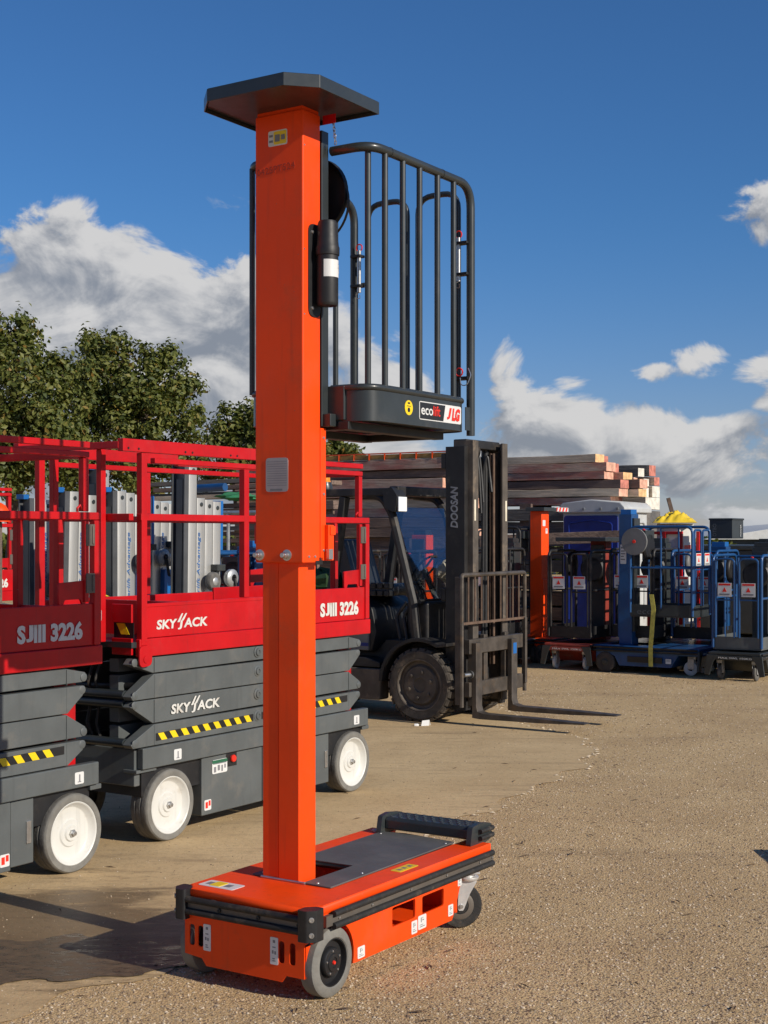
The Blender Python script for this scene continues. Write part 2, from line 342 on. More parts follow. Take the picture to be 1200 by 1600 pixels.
# ================================================================== SETTING: ground, apron, puddle, gravel
def ground_mat(name, kind):
    m = bpy.data.materials.new(name); m.use_nodes = True; t = m.node_tree; b = t.nodes['Principled BSDF']
    c = node(t, 'ShaderNodeTexCoord')
    def noise(scale, det=5, r=.6, st=(1, 1, 1), rot=0, loc=(0, 0, 0)):
        mp = node(t, 'ShaderNodeMapping'); mp.inputs['Scale'].default_value = st; mp.inputs['Rotation'].default_value = (0, 0, rot); mp.inputs['Location'].default_value = loc
        t.links.new(c.outputs['Object'], mp.inputs[0])
        n = node(t, 'ShaderNodeTexNoise'); n.inputs['Scale'].default_value = scale; n.inputs['Detail'].default_value = det; n.inputs['Roughness'].default_value = r
        t.links.new(mp.outputs[0], n.inputs['Vector']); return X(t, n.outputs[0])
    bn = node(t, 'ShaderNodeBump')
    if kind == 'gravel':
        vo = node(t, 'ShaderNodeTexVoronoi'); vo.inputs['Scale'].default_value = 105; t.links.new(c.outputs['Object'], vo.inputs['Vector'])
        k = mixc(t, noise(1.1, 5).ss(.3, .7), (.49, .335, .165), (.60, .425, .215))
        k = mixc(t, noise(38, 4, .7).ss(.46, .72)*.55, k, (.18, .12, .068))
        k = mixc(t, X(t, vo.outputs['Color']).op('MULTIPLY', 1.0).ss(.66, .95)*.5, k, (.64, .53, .38))
        k = mixc(t, noise(5, 6, .7).ss(.55, .8)*.35, k, (.22, .15, .09)); k = mixc(t, noise(.8, 6, .7, (.35, 1.9, 1), .25).ss(.52, .72)*.40, k, (.25, .175, .105))
        h = X(t, vo.outputs['Distance'])*-.6+noise(60, 4, .7)*.9+noise(9, 4)*.8
        bn.inputs['Strength'].default_value = .6; bn.inputs['Distance'].default_value = .011
        b.inputs['Roughness'].default_value = .92
    else:
        k = mixc(t, noise(.9, 6).ss(.3, .7), (.49, .345, .178), (.61, .445, .24))
        k = mixc(t, noise(26, 5, .7).ss(.48, .75)*.45, k, (.20, .14, .085)); k = mixc(t, noise(95, 3, .7).ss(.56, .72)*.4, k, (.60, .49, .34))
        k = mixc(t, noise(2.6, 7, .7, (.4, 2.6, 1), TH-PI/2+.25).ss(.50, .70)*.55, k, (.24, .165, .095))
        # damp tracks: long wet stains left along the row of lifts, strongest towards the puddle
        sx = node(t, 'ShaderNodeSeparateXYZ'); t.links.new(c.outputs['Object'], sx.inputs[0])
        gx, gy = X(t, sx.outputs[0]), X(t, sx.outputs[1])
        near = ((gx+1.5).op('POWER', 2.0)/1.1+(gy-6.2).op('POWER', 2.0)/1.4)*-1.0
        near = near.op('EXPONENT')
        spot = (((gx+.36).op('POWER', 2.0)/.045+(gy-7.72).op('POWER', 2.0)/.012)*-1.0).op('EXPONENT')
        st = (noise(2.1, 6, .68, (.5, 1.7, 1), TH-PI/2+.5, (3, 1, 0))*.75+near*.42+spot*.36).ss(.60, .74)
        k = mixc(t, st*.75, k, (.095, .063, .036))
        h = noise(70, 4, .7)*.7+noise(8, 5)*.8
        bn.inputs['Strength'].default_value = .5; bn.inputs['Distance'].default_value = .008
        t.links.new((st*-.38+.88).s, b.inputs['Roughness'])
    t.links.new(k, b.inputs['Base Color']); t.links.new(h.s, bn.inputs['Height']); t.links.new(bn.outputs[0], b.inputs['Normal'])
    b.inputs['Specular IOR Level'].default_value = .3
    return m
gm = ground_mat('gravel_yard', 'gravel'); am = ground_mat('packed_apron', 'apron')
g = M(); xs_ = [-1500, -60, -8, 8, 60, 1500]; ys_ = [-1200, -20, 2, 30, 120, 2500]
g.add([(x, y, 0) for y in ys_ for x in xs_], [(j*6+i, j*6+i+1, j*6+i+7, j*6+i+6) for j in range(5) for i in range(5)])
o = g.build('ground', gm, sm=0); o['kind'] = 'structure'
edge_px = [(-260, 1640), (-60, 1612), (60, 1580), (150, 1548), (270, 1516), (400, 1470), (560, 1370), (690, 1302), (765, 1264), (850, 1224), (905, 1203), (925, 1178), (921, 1158), (880, 1149), (835, 1137), (790, 1108), (740, 1080)]
outline = [ground_pt(*p) for p in edge_px]
fine = []
for a, b in zip(outline, outline[1:]):
    L = (b-a).length; n = max(2, int(L/.05)); pn = Vector((-(b-a).y, (b-a).x, 0)).normalized()
    for i in range(n):
        p = a.lerp(b, i/n); fine.append(p+pn*(.05*math.sin(p.x*9+p.y*7)+.03*math.sin(p.x*31-p.y*23)+random.uniform(-.007, .007)))
fine += [Vector((1.3, 24, 0)), Vector((-14, 24, 0)), Vector((-14, 3.2, 0)), Vector((-2.6, 3.2, 0))]
apron_poly = [(p.x, p.y) for p in fine]
m = M(); tri = tessellate_polygon([[Vector((x, y, 0)) for x, y in apron_poly]]); m.add([(x, y, .004) for x, y in apron_poly], tri)
o = m.build('apron_pavement', am, sm=0); o['kind'] = 'structure'
# pale crumbled lip along the apron edge
lip = M()
for i in range(0, len(fine)-6):
    p = fine[i]
    if p.y > 6.3 and random.random() < .8:
        r_ = random.uniform(.006, .020); c = p+Vector((random.gauss(0, .015), random.gauss(0, .02), .005)); a0 = random.random()*6
        ring = [(c.x+r_*random.uniform(.7, 1.6)*math.cos(a0+k*1.256), c.y+r_*random.uniform(.5, 1.1)*math.sin(a0+k*1.256), .0055) for k in range(5)]
        lip.add(ring+[(c.x, c.y, .0055+r_*.45)], [(k, (k+1) % 5, 5) for k in range(5)])
o = lip.build('crumbled_concrete_lip', mat('pale_concrete', (.60, .49, .34), .9, var=.2, vs_=30), sm=0); tag(o, 'pale crumbs of concrete along the curved apron edge', 'rubble', kind='stuff')
# puddle: thin sheet of dirty water
pm = bpy.data.materials.new('puddle_water'); pm.use_nodes = True; t = pm.node_tree; b = t.nodes['Principled BSDF']
c = node(t, 'ShaderNodeTexCoord'); mp = node(t, 'ShaderNodeMapping'); mp.inputs['Scale'].default_value = (1, 2.2, 1); t.links.new(c.outputs['Object'], mp.inputs[0])
n = node(t, 'ShaderNodeTexNoise'); n.inputs['Scale'].default_value = 11; n.inputs['Detail'].default_value = 6; n.inputs['Roughness'].default_value = .7; t.links.new(mp.outputs[0], n.inputs['Vector'])
t.links.new(mixc(t, X(t, n.outputs[0]).ss(.35, .65), (.065, .046, .028), (.15, .105, .062)), b.inputs['Base Color'])
t.links.new((X(t, n.outputs[0]).ss(.38, .62)*.34+.22).s, b.inputs['Roughness'])
bn = node(t, 'ShaderNodeBump'); bn.inputs['Strength'].default_value = .35; bn.inputs['Distance'].default_value = .02; t.links.new(n.outputs[0], bn.inputs['Height']); t.links.new(bn.outputs[0], b.inputs['Normal'])
pud = [(-120, 1490), (-20, 1474), (70, 1470), (110, 1463), (180, 1466), (235, 1472), (285, 1482), (335, 1506), (290, 1512), (235, 1520), (190, 1530), (120, 1532), (70, 1535), (20, 1538), (-60, 1550), (-140, 1560)]
ring = [ground_pt(*p) for p in pud]; fine2 = []
for i, a in enumerate(ring):
    b_ = ring[(i+1) % len(ring)]; n_ = max(2, int((b_-a).length/.03))
    for k in range(n_):
        p = a.lerp(b_, k/n_); fine2.append((p.x+.02*math.sin(p.x*37)+random.uniform(-.008, .008), p.y+.025*math.sin(p.x*23+1)+random.uniform(-.008, .008)))
m = M(); m.add([(x, y, .008) for x, y in fine2], tessellate_polygon([[Vector((x, y, 0)) for x, y in fine2]]))
o = m.build('puddle_water', pm, sm=0); o['kind'] = 'structure'

# loose stones: one mass of tiny chips pressed into the yard, thickest near the camera
def in_poly(px, py, poly):
    inside = np.zeros(len(px), bool); n = len(poly); j = n-1
    for i in range(n):
        xi, yi = poly[i]; xj, yj = poly[j]
        inside ^= ((yi > py) != (yj > py)) & (px < (xj-xi)*(py-yi)/(yj-yi+1e-12)+xi); j = i
    return inside
N = 175000
Y = 4.6+(rng.random(N)**1.55)*13; Xg = (rng.random(N)*2-1)*(.31*Y+.25)
ins = in_poly(Xg, Y, apron_poly[::3]); keep = ~ins | (rng.random(N) < .14)
Xg, Y, ins = Xg[keep], Y[keep], ins[keep]; N = len(Y)
rad = (.0020+.0062*rng.random(N)**3.6)*np.where(ins, .7, 1)*(1+.02*(Y-5))
base = np.array([(1, 0, 0), (.3, .9, 0), (-.8, .6, 0), (-.7, -.7, 0), (.4, -.9, 0), (.1, .05, .75)])
an = rng.random(N)*6.28; ca, sa = np.cos(an), np.sin(an)
bv = base[None]*rad[:, None, None]*(1+.5*(rng.random((N, 6, 3))-.5)); bv[:, :, 1] *= .75
vx = bv[:, :, 0]*ca[:, None]-bv[:, :, 1]*sa[:, None]+Xg[:, None]; vy = bv[:, :, 0]*sa[:, None]+bv[:, :, 1]*ca[:, None]+Y[:, None]; vz = bv[:, :, 2]+np.where(ins, .0045, .0005)[:, None]
co = np.stack([vx, vy, vz], -1).reshape(-1, 3)
fi = np.array([(0, 1, 5), (1, 2, 5), (2, 3, 5), (3, 4, 5), (4, 0, 5)])[None]+(np.arange(N)*6)[:, None, None]
me = bpy.data.meshes.new('loose_gravel'); me.vertices.add(len(co)); me.vertices.foreach_set('co', co.ravel()); fl_ = fi.reshape(-1)
me.loops.add(len(fl_)); me.loops.foreach_set('vertex_index', fl_); me.polygons.add(len(fl_)//3); me.polygons.foreach_set('loop_start', np.arange(0, len(fl_), 3)); me.update(calc_edges=True)
stone_mats = [mat('stone_tan', (.43, .30, .175), .9, var=.2, vs_=30), mat('stone_pale', (.62, .50, .35), .9, var=.2, vs_=30), mat('stone_dark', (.20, .135, .085), .9, var=.3, vs_=30)]
for q in stone_mats: me.materials.append(q)
me.polygons.foreach_set('material_index', np.repeat(rng.choice([0, 0, 0, 1, 1, 2, 2], N), 5))
o = wrap(me, 'loose_gravel', None); tag(o, 'fine loose gravel chips strewn over the brown yard', 'gravel', kind='stuff')
lv = M()
for _ in range(150):
    y = 4.8+random.random()**1.4*12; x = random.uniform(-.1, .3)*y if random.random() < .8 else random.uniform(-.28, .3)*y
    L = random.uniform(.012, .045); a = random.random()*6; w_ = random.uniform(.003, .008); d = Vector((math.cos(a), math.sin(a), 0)); e = Vector((-d.y, d.x, 0))
    p = Vector((x, y, .007)); lv.add([p-d*L, p-e*w_+Vector((0, 0, .004)), p+d*L, p+e*w_+Vector((0, 0, .004))], [(0, 1, 2), (0, 2, 3)])
o = lv.build('twig_litter', mat('dead_twigs', (.13, .085, .05), .9, var=.3, vs_=20), sm=0); tag(o, 'tiny dead leaves and twigs scattered on the gravel', 'twigs', kind='stuff')

# ================================================================== the orange personnel lift in front
EP = ground_pt(520, 1558)
E_ = thing('personnel_lift', EP, ROT, 'tall orange push-around personnel lift with raised platform standing alone in front', 'lift')
def arc(cx, cy, r, a0, a1, n): return [(cx+r*math.cos(R(a0+(a1-a0)*i/n)), cy+r*math.sin(R(a0+(a1-a0)*i/n))) for i in range(n+1)]
# chassis
side_out = [(-.128, .338), (-.128, .245)]+arc(0, .128, .148, 142, -16, 14)+[(.160, .086), (.878, .083), (.905, .12), (.965, .250), (1.205, .250), (1.205, .335)]
hole1 = rrect(.415, .588, .160, .236, .008, 2); hole2 = rrect(.640, .812, .160, .232, .008, 2)
ch = M(); ch.box(-.56, -.075, -.105, .93, .10, .115); ch.box(-.60, -.02, .93, .945, .10, .3)
body = ch.build('chassis', orange, E_)
for xx in (-.012, -.618): sheet('side_panel', side_out, [hole1, hole2], .012, Matrix.Translation((xx, 0, 0)) @ YZ, orange, body, .0015)
sl_ = [rrect(x, x+.026, .135, .215, .012, 4) for x in (-.577, -.535, -.150, -.100)]
fr_out = [(-.600, .300), (-.600, .100), (-.515, .092), (-.495, .066), (-.135, .066), (-.115, .092), (-.034, .092), (-.034, .215), (-.018, .225), (-.018, .300)]
sheet('front_panel', fr_out, sl_, .006, Matrix.Translation((0, -.128, 0)) @ XZ, orange, body, .0012)
m = M(); m.box(-.034, -.029, -.125, -.09, .094, .21); m.build('front_flange', orange, body, .002)
# top frame: folded tray with open middle
topo = [(-.625, -.075), (-.575, -.128), (-.045, -.128), (.005, -.075), (.005, 1.205), (-.130, 1.205), (-.130, .165), (-.490, .165), (-.490, 1.205), (-.625, 1.205)]
sheet('top_frame', topo, [], .034, Matrix.Translation((0, 0, .334)), orange, body, .011)
dk = [(-.495, .150), (-.495, 1.115), (-.40, 1.135), (-.25, 1.118), (-.128, 1.10), (-.105, .62), (-.105, .150)]
sheet('deck_mat', [(-.505, .315), (-.512, 1.115), (-.40, 1.138), (-.25, 1.120), (-.125, 1.10), (-.115, .150), (-.245, .150), (-.245, .490), (-.465, .490), (-.465, .315)], [], .006, Matrix.Translation((0, 0, .3555)), deckmat, E_, .001)
m = M(); m.box(-.505, -.115, .175, 1.09, .325, .345); m.xf(Matrix.Identity(4))
sheet('deck_board', [(-.505, .315), (-.505, 1.09), (-.125, 1.08), (-.125, .17), (-.245, .17), (-.245, .49), (-.465, .49), (-.465, .315)], [], .02, Matrix.Translation((0, 0, .341)), black, E_)
m = M(); m.box(-.49, -.13, .16, .62, .20, .206); m.box(-.486, -.478, .166, .62, .206, .335); m.box(-.142, -.134, .166, .62, .206, .335); m.build('well_floor', orange_old, body)
m = M(); m.box(-.505, -.435, .165, .315, .351, .357); m.build('cover_plate', deckmat, E_, .001)
sc_ = M()
for x_, y_ in ((-.475, .20), (-.19, .17), (-.475, .29), (-.14, .40), (-.49, 1.07), (-.14, 1.05)): sc_.lathe([(.006, 0), (.005, .003), (0, .004)], (x_, y_, .358), 'z', 8)
sc_.build('deck_screw', steel, E_)
hg = M(); hg.box(-.450, -.235, .148, .172, .351, .355)
hg.tube([(-.45, .150, .357), (-.235, .150, .357)], .005, 8); hg.build('hinge', steel, E_, .0008)
# bumpers
for z in (.3125, .2675):
    m = M(); m.tube(fil([(.018, 1.19, z), (.018, -.02, z)], 0), .0125, 10); m.build('bumper_tube', rubber, E_)
    m = M(); m.tube([(-.638, 1.21, z), (-.638, -.02, z)], .0125, 10); m.build('bumper_tube', rubber, E_)
    m = M(); m.tube([(-.60, -.147, z), (-.03, -.147, z)], .0125, 10); m.build('bumper_tube', rubber, E_)
m = M(); m.box(-.004, .014, -.06, 1.205, .270, .310); m.box(-.632, -.622, -.06, 1.205, .270, .310); m.box(-.60, -.03, -.142, -.128, .270, .310); m.build('bumper_channel', strip, E_)
sc_ = M()
for y_ in (.02, .24, .52, .80, 1.08, 1.19): sc_.lathe([(.0055, 0), (.005, .004), (0, .005)], (.0145, y_, .290), 'x', 8)
sc_.build('bumper_screw', steel, E_)
sc_ = M()
for x_ in (-.59, -.42, -.235, -.05): sc_.lathe([(.008, 0), (.008, -.004), (.004, -.005), (0, -.002)], (x_, -.1435, .290), 'y', 10)
sc_.build('bumper_screw', black, E_)
for cx, sgn in ((-.012, 1), (-.608, -1)):
    blk = [(p.x, p.y) for p in fil([(cx-sgn*.032, -.164, 0), (cx+sgn*.010, -.164, 0), (cx+sgn*.036, -.134, 0), (cx+sgn*.036, -.085, 0), (cx-sgn*.002, -.085, 0), (cx-sgn*.032, -.115, 0)], .012, 3, closed=True)]
    m = M(); m.prism(blk, 'z', .236, .350); b_ = m.build('corner_bumper', black, E_, .006)
    sc_ = M()
    for z in (.262, .318):
        i0 = len(sc_.v); sc_.lathe([(.010, 0), (.010, .003), (.006, .0035), (.006, .001), (0, .0015)], (0, 0, 0), 'x', 10)
        sc_.xf(Matrix.Translation((cx+sgn*.0235, -.1495, z)) @ Matrix.Rotation(R(-49 if sgn > 0 else -131), 4, 'Z'), i0)
    sc_.build('screw', steel, b_)
# front wheels
def front_wheel(x, out):
    prof = [(.088, .002), (.092, .006), (.118, .004), (.127, -.004), (.128, -.012), (.128, -.050), (.126, -.058), (.09, -.060)]
    m = M(); m.lathe([(r_, h_*out) for r_, h_ in prof], (x, 0, .128), 'x', 48); wh = m.build('front_wheel', tyre_grey, E_)
    m = M(); m.lathe([(r_, h_*out) for r_, h_ in [(.089, .000), (.084, .001), (.080, -.018), (.056, -.018), (.054, -.004), (.050, .001), (.034, .002), (.032, .006), (.02, .007), (.018, .003), (0, .003)]], (x, 0, .128), 'x', 40); hb = m.build('hub', black, wh)
    m = M()
    for k in range(5): m.lathe([(.0045, 0), (.004, .004*out), (0, .005*out)], (x+.001*out, .042*math.cos(k*1.2566+.4), .128+.042*math.sin(k*1.2566+.4)), 'x', 8)
    m.build('bolt', steel, hb)
    m = M(); m.lathe([(.008, 0), (.006, .006*out), (0, .006*out)], (x+.004*out, 0, .128), 'x', 8); m.build('axle_end', red_print, hb)
front_wheel(0, 1); front_wheel(-.63, -1)
# rear castors
def castor(x, y, turn):
    ce = bpy.data.objects.new('castor', None); COL.objects.link(ce); ce.parent = E_; ce.location = (x, y, 0); ce.rotation_euler = (0, 0, turn)
    m = M(); m.lathe([(.035, -.016), (.060, -.017), (.082, -.019), (.092, -.018), (.097, -.012), (.098, 0), (.097, .012), (.092, .018), (.082, .019), (.060, .017), (.035, .016)], (0, -.035, .099), 'x', 40)
    m.lathe([(.034, -.020), (.034, .020), (.012, .022), (0, .022)], (0, -.035, .099), 'x', 16); m.build('castor_wheel', rubber, ce)
    m = M()
    for s in (-1, 1): m.lathe([(.060, s*.0175), (.052, s*.0205), (.036, s*.0212)], (0, -.035, .099), 'x', 28)
    m.build('wheel_disc', strip, ce)['kind'] = 'stuff'
    m = M(); m.box(-.045, .045, -.045, .045, .238, .246); m.lathe([(.045, .208), (.050, .214), (.050, .222), (.036, .226), (.036, .238)], (0, 0, 0), 'z', 24)
    for s in (-1, 1): m.prism([(-.050, .090), (-.044, .080), (-.026, .080), (-.020, .090), (.004, .150), (.034, .200), (.036, .214), (-.040, .214), (-.046, .185)], 'x', s*.027-.002, s*.027+.002)
    m.build('fork', zinc, ce, .001)
    m = M(); m.tube([(-.036, -.035, .099), (.036, -.035, .099)], .009, 8); m.build('axle', steel, ce)
    m = M()
    for s in (-.03, .03):
        for q in (-.03, .03): m.lathe([(.006, .0), (.006, .004), (0, .004)], (s, q, .246), 'z', 6)
    m.build('bolt', steel, ce)
castor(-.050, 1.085, R(-46)); castor(-.565, 1.10, R(-20))
# step at the back
m = M(); m.prism([(1.120, .374), (1.120, .412), (1.132, .424), (1.255, .424), (1.270, .412), (1.270, .372), (1.255, .368), (1.13, .368)], 'x', -.497, -.060); st = m.build('step', dgrey, E_, .004)
m = M()
for i in range(4):
    for j in range(10): m.lathe([(.011, 0), (.009, .003), (.004, .0035), (.003, .001), (0, .001)], (-.475+j*.044+(i % 2)*.02, 1.145+i*.032, .424), 'z', 8)
m.build('grip_studs', dgrey, st)
for xx in (-.511, -.045):
    m = M(); m.prism([(p.x, p.y) for p in fil([(1.08, .342, 0), (1.10, .430, 0), (1.16, .438, 0), (1.272, .424, 0), (1.272, .36, 0), (1.20, .342, 0)], .014, 3, closed=True)], 'x', xx-.012, xx+.012); m.build('step_bracket', dgrey, E_, .002)
m = M()
for z in (.405, .375): m.tube([(-.060, 1.278, z), (-.022, 1.268, z), (-.022, 1.15, z)], .011, 8, fl=.02)
m.build('step_bumper', rubber, E_)
for x_ in (-.06, -.56):
    m = M(); m.lathe([(.020, 0), (.019, .006), (0, .007)], (x_, 1.14, .351), 'z', 16); m.build('plug', black if x_ > -.3 else plate, E_)
# mast
m = M(); m.box(-.445, -.265, .152, .262, .206, 1.66); lm = m.build('lower_mast', orange, E_, .005)
m = M(); m.box(-.362, -.266, .1485, .156, .36, 1.60); m.box(-.372, -.366, .1495, .156, .36, 1.60); m.build('mast_seam', orange, lm, .0015)
m = M(); m.prism([(-.458, .122), (-.226, .122), (-.226, .238), (-.458, .238)], 'z', 1.592, 3.338); um = m.build('upper_mast', orange, E_, .006)
m = M(); m.box(-.250, -.2235, .236, .272, 1.60, 2.118); m.build('cover_strip', orange, um, .002)
m = M()
for z in (1.64, 1.86, 2.08): m.lathe([(.006, 0), (.005, .004), (0, .005)], (-.2235, .254, z), 'x', 8)
for y_ in (.16, .20): m.lathe([(.006, 0), (.005, .004), (0, .005)], (-.226, y_, 1.616), 'x', 8)
for z in (2.55, 2.80, 3.20): m.lathe([(.004, 0), (.003, .002), (0, .002)], (-.226, .132, z), 'x', 8)
m.build('screw', steel, um)
for x_ in (-.434, -.301):
    m = M(); m.lathe([(.022, 0), (.022, -.004), (.013, -.005), (.013, -.020), (.010, -.022), (.010, -.034), (.008, -.036), (0, -.036)], (x_, .122, 1.622), 'y', 16); m.build('guide_bolt', steel, um, sm=30)
m = M(); m.box(-.222, -.205, .262, .300, 1.60, 1.74); m.box(-.221, -.200, .272, .306, 1.70, 1.735); m.build('pulley_bracket', orange, E_, .002)
m = M(); m.box(-.212, -.198, .258, .285, 1.605, 1.645); m.build('latch_plate', steel, E_, .001)
m = M(); m.box(-.485, -.458, .15, .20, 1.665, 1.74); m.build('limit_switch_box', red, E_, .003)
m = M(); m.prism([(.205, 1.585), (.205, 1.60), (.23, 1.60), (.23, 1.612), (.25, 1.612), (.25, 1.585)], 'x', -.2255, -.2235); m.build('rubber_stop', black, E_)
decal(um, -.404, -.296, 1.868, 2.000, -.1212, XZ, [(.06, .94, 1-.07*k-.05, 1-.07*k-.035) for k in range(1, 12)]+[(.2, .75, .03, .09)], plate, 'rating_plate')
ws = decal(um, -.392, -.300, 3.212, 3.272, -.1212, XZ, [(.05, .25, .6, .75), (.05, .25, .25, .4)], sticker, 'warning_sticker')
decal(ws, -.365, -.304, 3.217, 3.267, -.1200, XZ, [(.1, .5, .2, .75), (.6, .9, .3, .7)], yellow, 'warning_panel')
text('0425PT524', .038, mat('engraved_orange', (.42, .035, .004), .5), um, (-.447, .1215, 3.105), XZ, width=.185, name='engraved_number', roll=R(3))
# cap
cap = [(-.480, -.140), (-.120, -.140), (-.028, -.045), (-.028, .35), (-.575, .35), (-.575, -.045)]
m = M(); m.wall([(*p, 0) for p in cap], .006, 3.338, 3.386, True); m.prism(cap, 'z', 3.382, 3.388); m.prism([(x*.97-.01, y*.96+.003) for x, y in cap], 'z', 3.352, 3.356); m.build('mast_cap', dgrey, E_, .0025)
m = M(); m.box(-.452, -.232, .128, .234, 3.336, 3.353); m.build('cap_bracket', orange, E_, .002)
m = M(); m.box(-.225, -.165, .252, .256, 3.305, 3.340); m.build('cap_tab', red, E_)
m = M()
for k in range(7):
    i0 = len(m.v); m.tube([(.005*math.cos(q*PI/4), 0, .009*math.sin(q*PI/4)) for q in range(8)], .0018, 5, closed=True)
    m.xf(Matrix.Translation((-.185+.004*k*.4, .268, 3.312-k*.0135)) @ Matrix.Rotation(k*PI/2, 4, 'Z'), i0)
m.build('chain', steel, E_)
# rail behind the mast + reel + tube
m = M(); m.box(-.262, -.228, .250, .296, 2.125, 3.285); m.box(-.452, -.418, .250, .296, 2.125, 3.285); m.build('carriage_rail', dgrey, E_, .003)
m = M(); m.lathe([(.148, -.010), (.150, 0), (.150, .012), (.135, .018), (.10, .010), (.05, .012), (.0, .012)], (-.325, .345, 3.055), 'y', 40); m.lathe([(.157, -.02), (.157, -.004), (.15, -.004)], (-.325, .36, 3.02), 'y', 40); m.build('cable_reel', black, E_)
m = M(); m.prism([(p.x, p.y) for p in fil([(.155, 2.545, 0), (.235, 2.545, 0), (.235, 2.905, 0), (.155, 2.905, 0)], .035, 5, closed=True)], 'x', -.2262, -.2215); cb_ = m.build('tube_bracket', black, E_, .001)
m = M()
for z in (2.578, 2.872): m.lathe([(.007, 0), (.006, .004), (0, .005)], (-.2215, .178, z), 'x', 8)
m.build('screw', steel, cb_)
m = M(); m.lathe([(0, 2.585), (.038, 2.587), (.041, 2.594), (.042, 2.60), (.042, 2.78), (.046, 2.782), (.047, 2.79), (.047, 2.812), (.044, 2.818), (.041, 2.85), (.038, 2.905), (.034, 2.915), (0, 2.916)], (-.176, .215, 0), 'z', 28); tb = m.build('document_tube', black, E_)
m = M(); m.lathe([(.0424, 2.695), (.0424, 2.762)], (-.176, .215, 0), 'z', 20, R(-75), R(60)); lb = m.build('tube_label', sticker, tb)
m = M(); m.tube([(-.176+.0432*math.cos(R(a)), .215+.0432*math.sin(R(a)), 2.728+.022*math.sin(k*1.4)) for k, a in enumerate(range(15, 46, 4))], .0008, 4); m.build('scribble', mat('pencil', (.4, .4, .4), .6), lb)
# platform
PB0, PB1, PA0, PA1 = -.645, -.035, .305, 1.088
tub = fil([(-.46, PA0, 0), (PB0, PA0, 0), (PB0, PA1, 0), (PB1, PA1, 0), (PB1, PA0, 0), (-.22, PA0, 0)], .13, 8)
m = M(); m.wall(tub, .008, 2.145, 2.268); m.prism([(p.x, p.y) for p in fil([(PB0, PA0, 0), (PB0, PA1, 0), (PB1, PA1, 0), (PB1, PA0, 0)], .13, 6, closed=True)], 'z', 2.150, 2.160); pf = m.build('platform_tub', dgrey, E_)
m = M(); m.tube([(p.x, p.y, 2.277) for p in tub], .0135, 10); m.build('tub_rail', dgrey, E_)
m = M(); m.box(-.55, -.50, .29, 1.02, 2.112, 2.144); m.box(-.18, -.13, .29, 1.02, 2.112, 2.144); m.box(-.50, -.18, .98, 1.02, 2.114, 2.143); m.box(-.50, -.18, .30, .36, 2.114, 2.143); m.build('platform_bearer', black, E_, .003)
m = M(); m.box(-.28, -.19, .255, .335, 2.125, 2.175); m.box(-.235, -.15, .29, .325, 2.15, 2.285); m.build('platform_bracket', dgrey, E_, .004)
m = M(); m.box(-.226, -.221, .300, .312, 2.16, 2.262); m.build('tub_edge_trim', red, E_, .001)
m = M(); m.box(-.031, -.027, .30+.73, 1.083, 2.15, 2.25); m.build('corner_plate', dgrey, E_, .001)
for s, b_, bi in ((1, PB1, -.22), (-1, PB0, -.46)):
    p = fil([(bi, PA0, 3.212), (b_, PA0, 3.212), (b_, PA1, 3.212), (b_, PA1, 2.13)], .14, 8)
    m = M(); m.tube(fil([(bi, PA0, 3.212), (b_, PA0, 3.212), (b_, .75, 3.212)], .16, 8)+fil([(b_, .76, 3.212), (b_, PA1, 3.212), (b_, PA1, 2.13)], .10, 8), .0185, 14); m.build('guard_rail', dgrey, E_)
    m = M()
    for y_ in (.44, .84): m.lathe([(.0200, -.004), (.0205, 0), (.0200, .004)], (b_, y_, 3.212), 'y', 14)
    m.build('rail_sleeve', dgrey, E_)
    for x_, y_ in ((b_-s*.035, .338), (b_, .406), (b_, .537), (b_, .665), (b_, .807), (b_, .940)):
        if s < 0 and y_ == .338: x_ = -.632; y_ = .325
        m = M(); m.tube([(x_, y_, 2.275), (x_, y_, 3.205)], .0128, 10); m.build('baluster', dgrey, E_)
    cx = b_-s*.045
    lt = bpy.data.objects.new('gate_latch', None); COL.objects.link(lt); lt.parent = E_
    for z in (2.965, 2.83): m = M(); m.box(min(cx-.028*1, b_), max(cx+.01, b_), PA1-.035, PA1+.005, z-.006, z+.006); m.build('flange', black, lt, .002)
    m = M(); m.tube([(cx-.004, PA1-.02, 2.80), (cx-.004, PA1-.02, 2.99)], .009, 10); m.build('pin', steel, lt)
    m = M(); m.tube([(cx-.004+.016*math.cos(q*PI/5), PA1-.02, 3.003+.016*math.sin(q*PI/5)) for q in range(10)], .003, 6, closed=True); m.build('pull_ring', red_print, lt)
    m = M(); m.tube([(cx-.004, PA1-.02, 2.80), (cx-.016, PA1-.03, 2.79), (cx-.02, PA1-.02, 2.775), (cx, PA1-.02, 2.772), (cx+.006, PA1-.03, 2.786)], .0015, 5); m.build('split_clip', steel, lt)
m = M(); m.box(-.105, -.035, PA1-.03, PA1+.01, 2.372, 2.386); ll = m.build('lower_latch', black, E_, .002)
m = M(); m.tube([(-.075+.017*math.cos(q*PI/5), PA1-.03, 2.405+.017*math.sin(q*PI/5)) for q in range(10)], .0035, 6, closed=True); m.build('pull_ring', red_print, ll)
m = M(); m.tube(fil([(-.07, PA1-.03, 2.38), (-.06, PA1-.04, 2.345), (-.03, PA1-.04, 2.345), (-.016, PA1-.03, 2.39), (-.03, PA1-.03, 2.42)], .02), .0022, 5); m.build('lanyard', steel, ll)
for b0, b1 in ((-.572, -.362), (-.305, -.100)):
    m = M(); m.tube([(b0, PA1+.004, 2.27), (b0, PA1+.004, 3.195), (b1, PA1+.004, 3.195), (b1, PA1+.004, 2.27)], .0128, 10, fl=.075); gt = m.build('gate_hoop', dgrey, E_)
m = M(); m.box(-.60, -.57, PA1-.01, PA1+.012, 2.83, 2.845); m.build('gate_hinge', black, E_, .001)
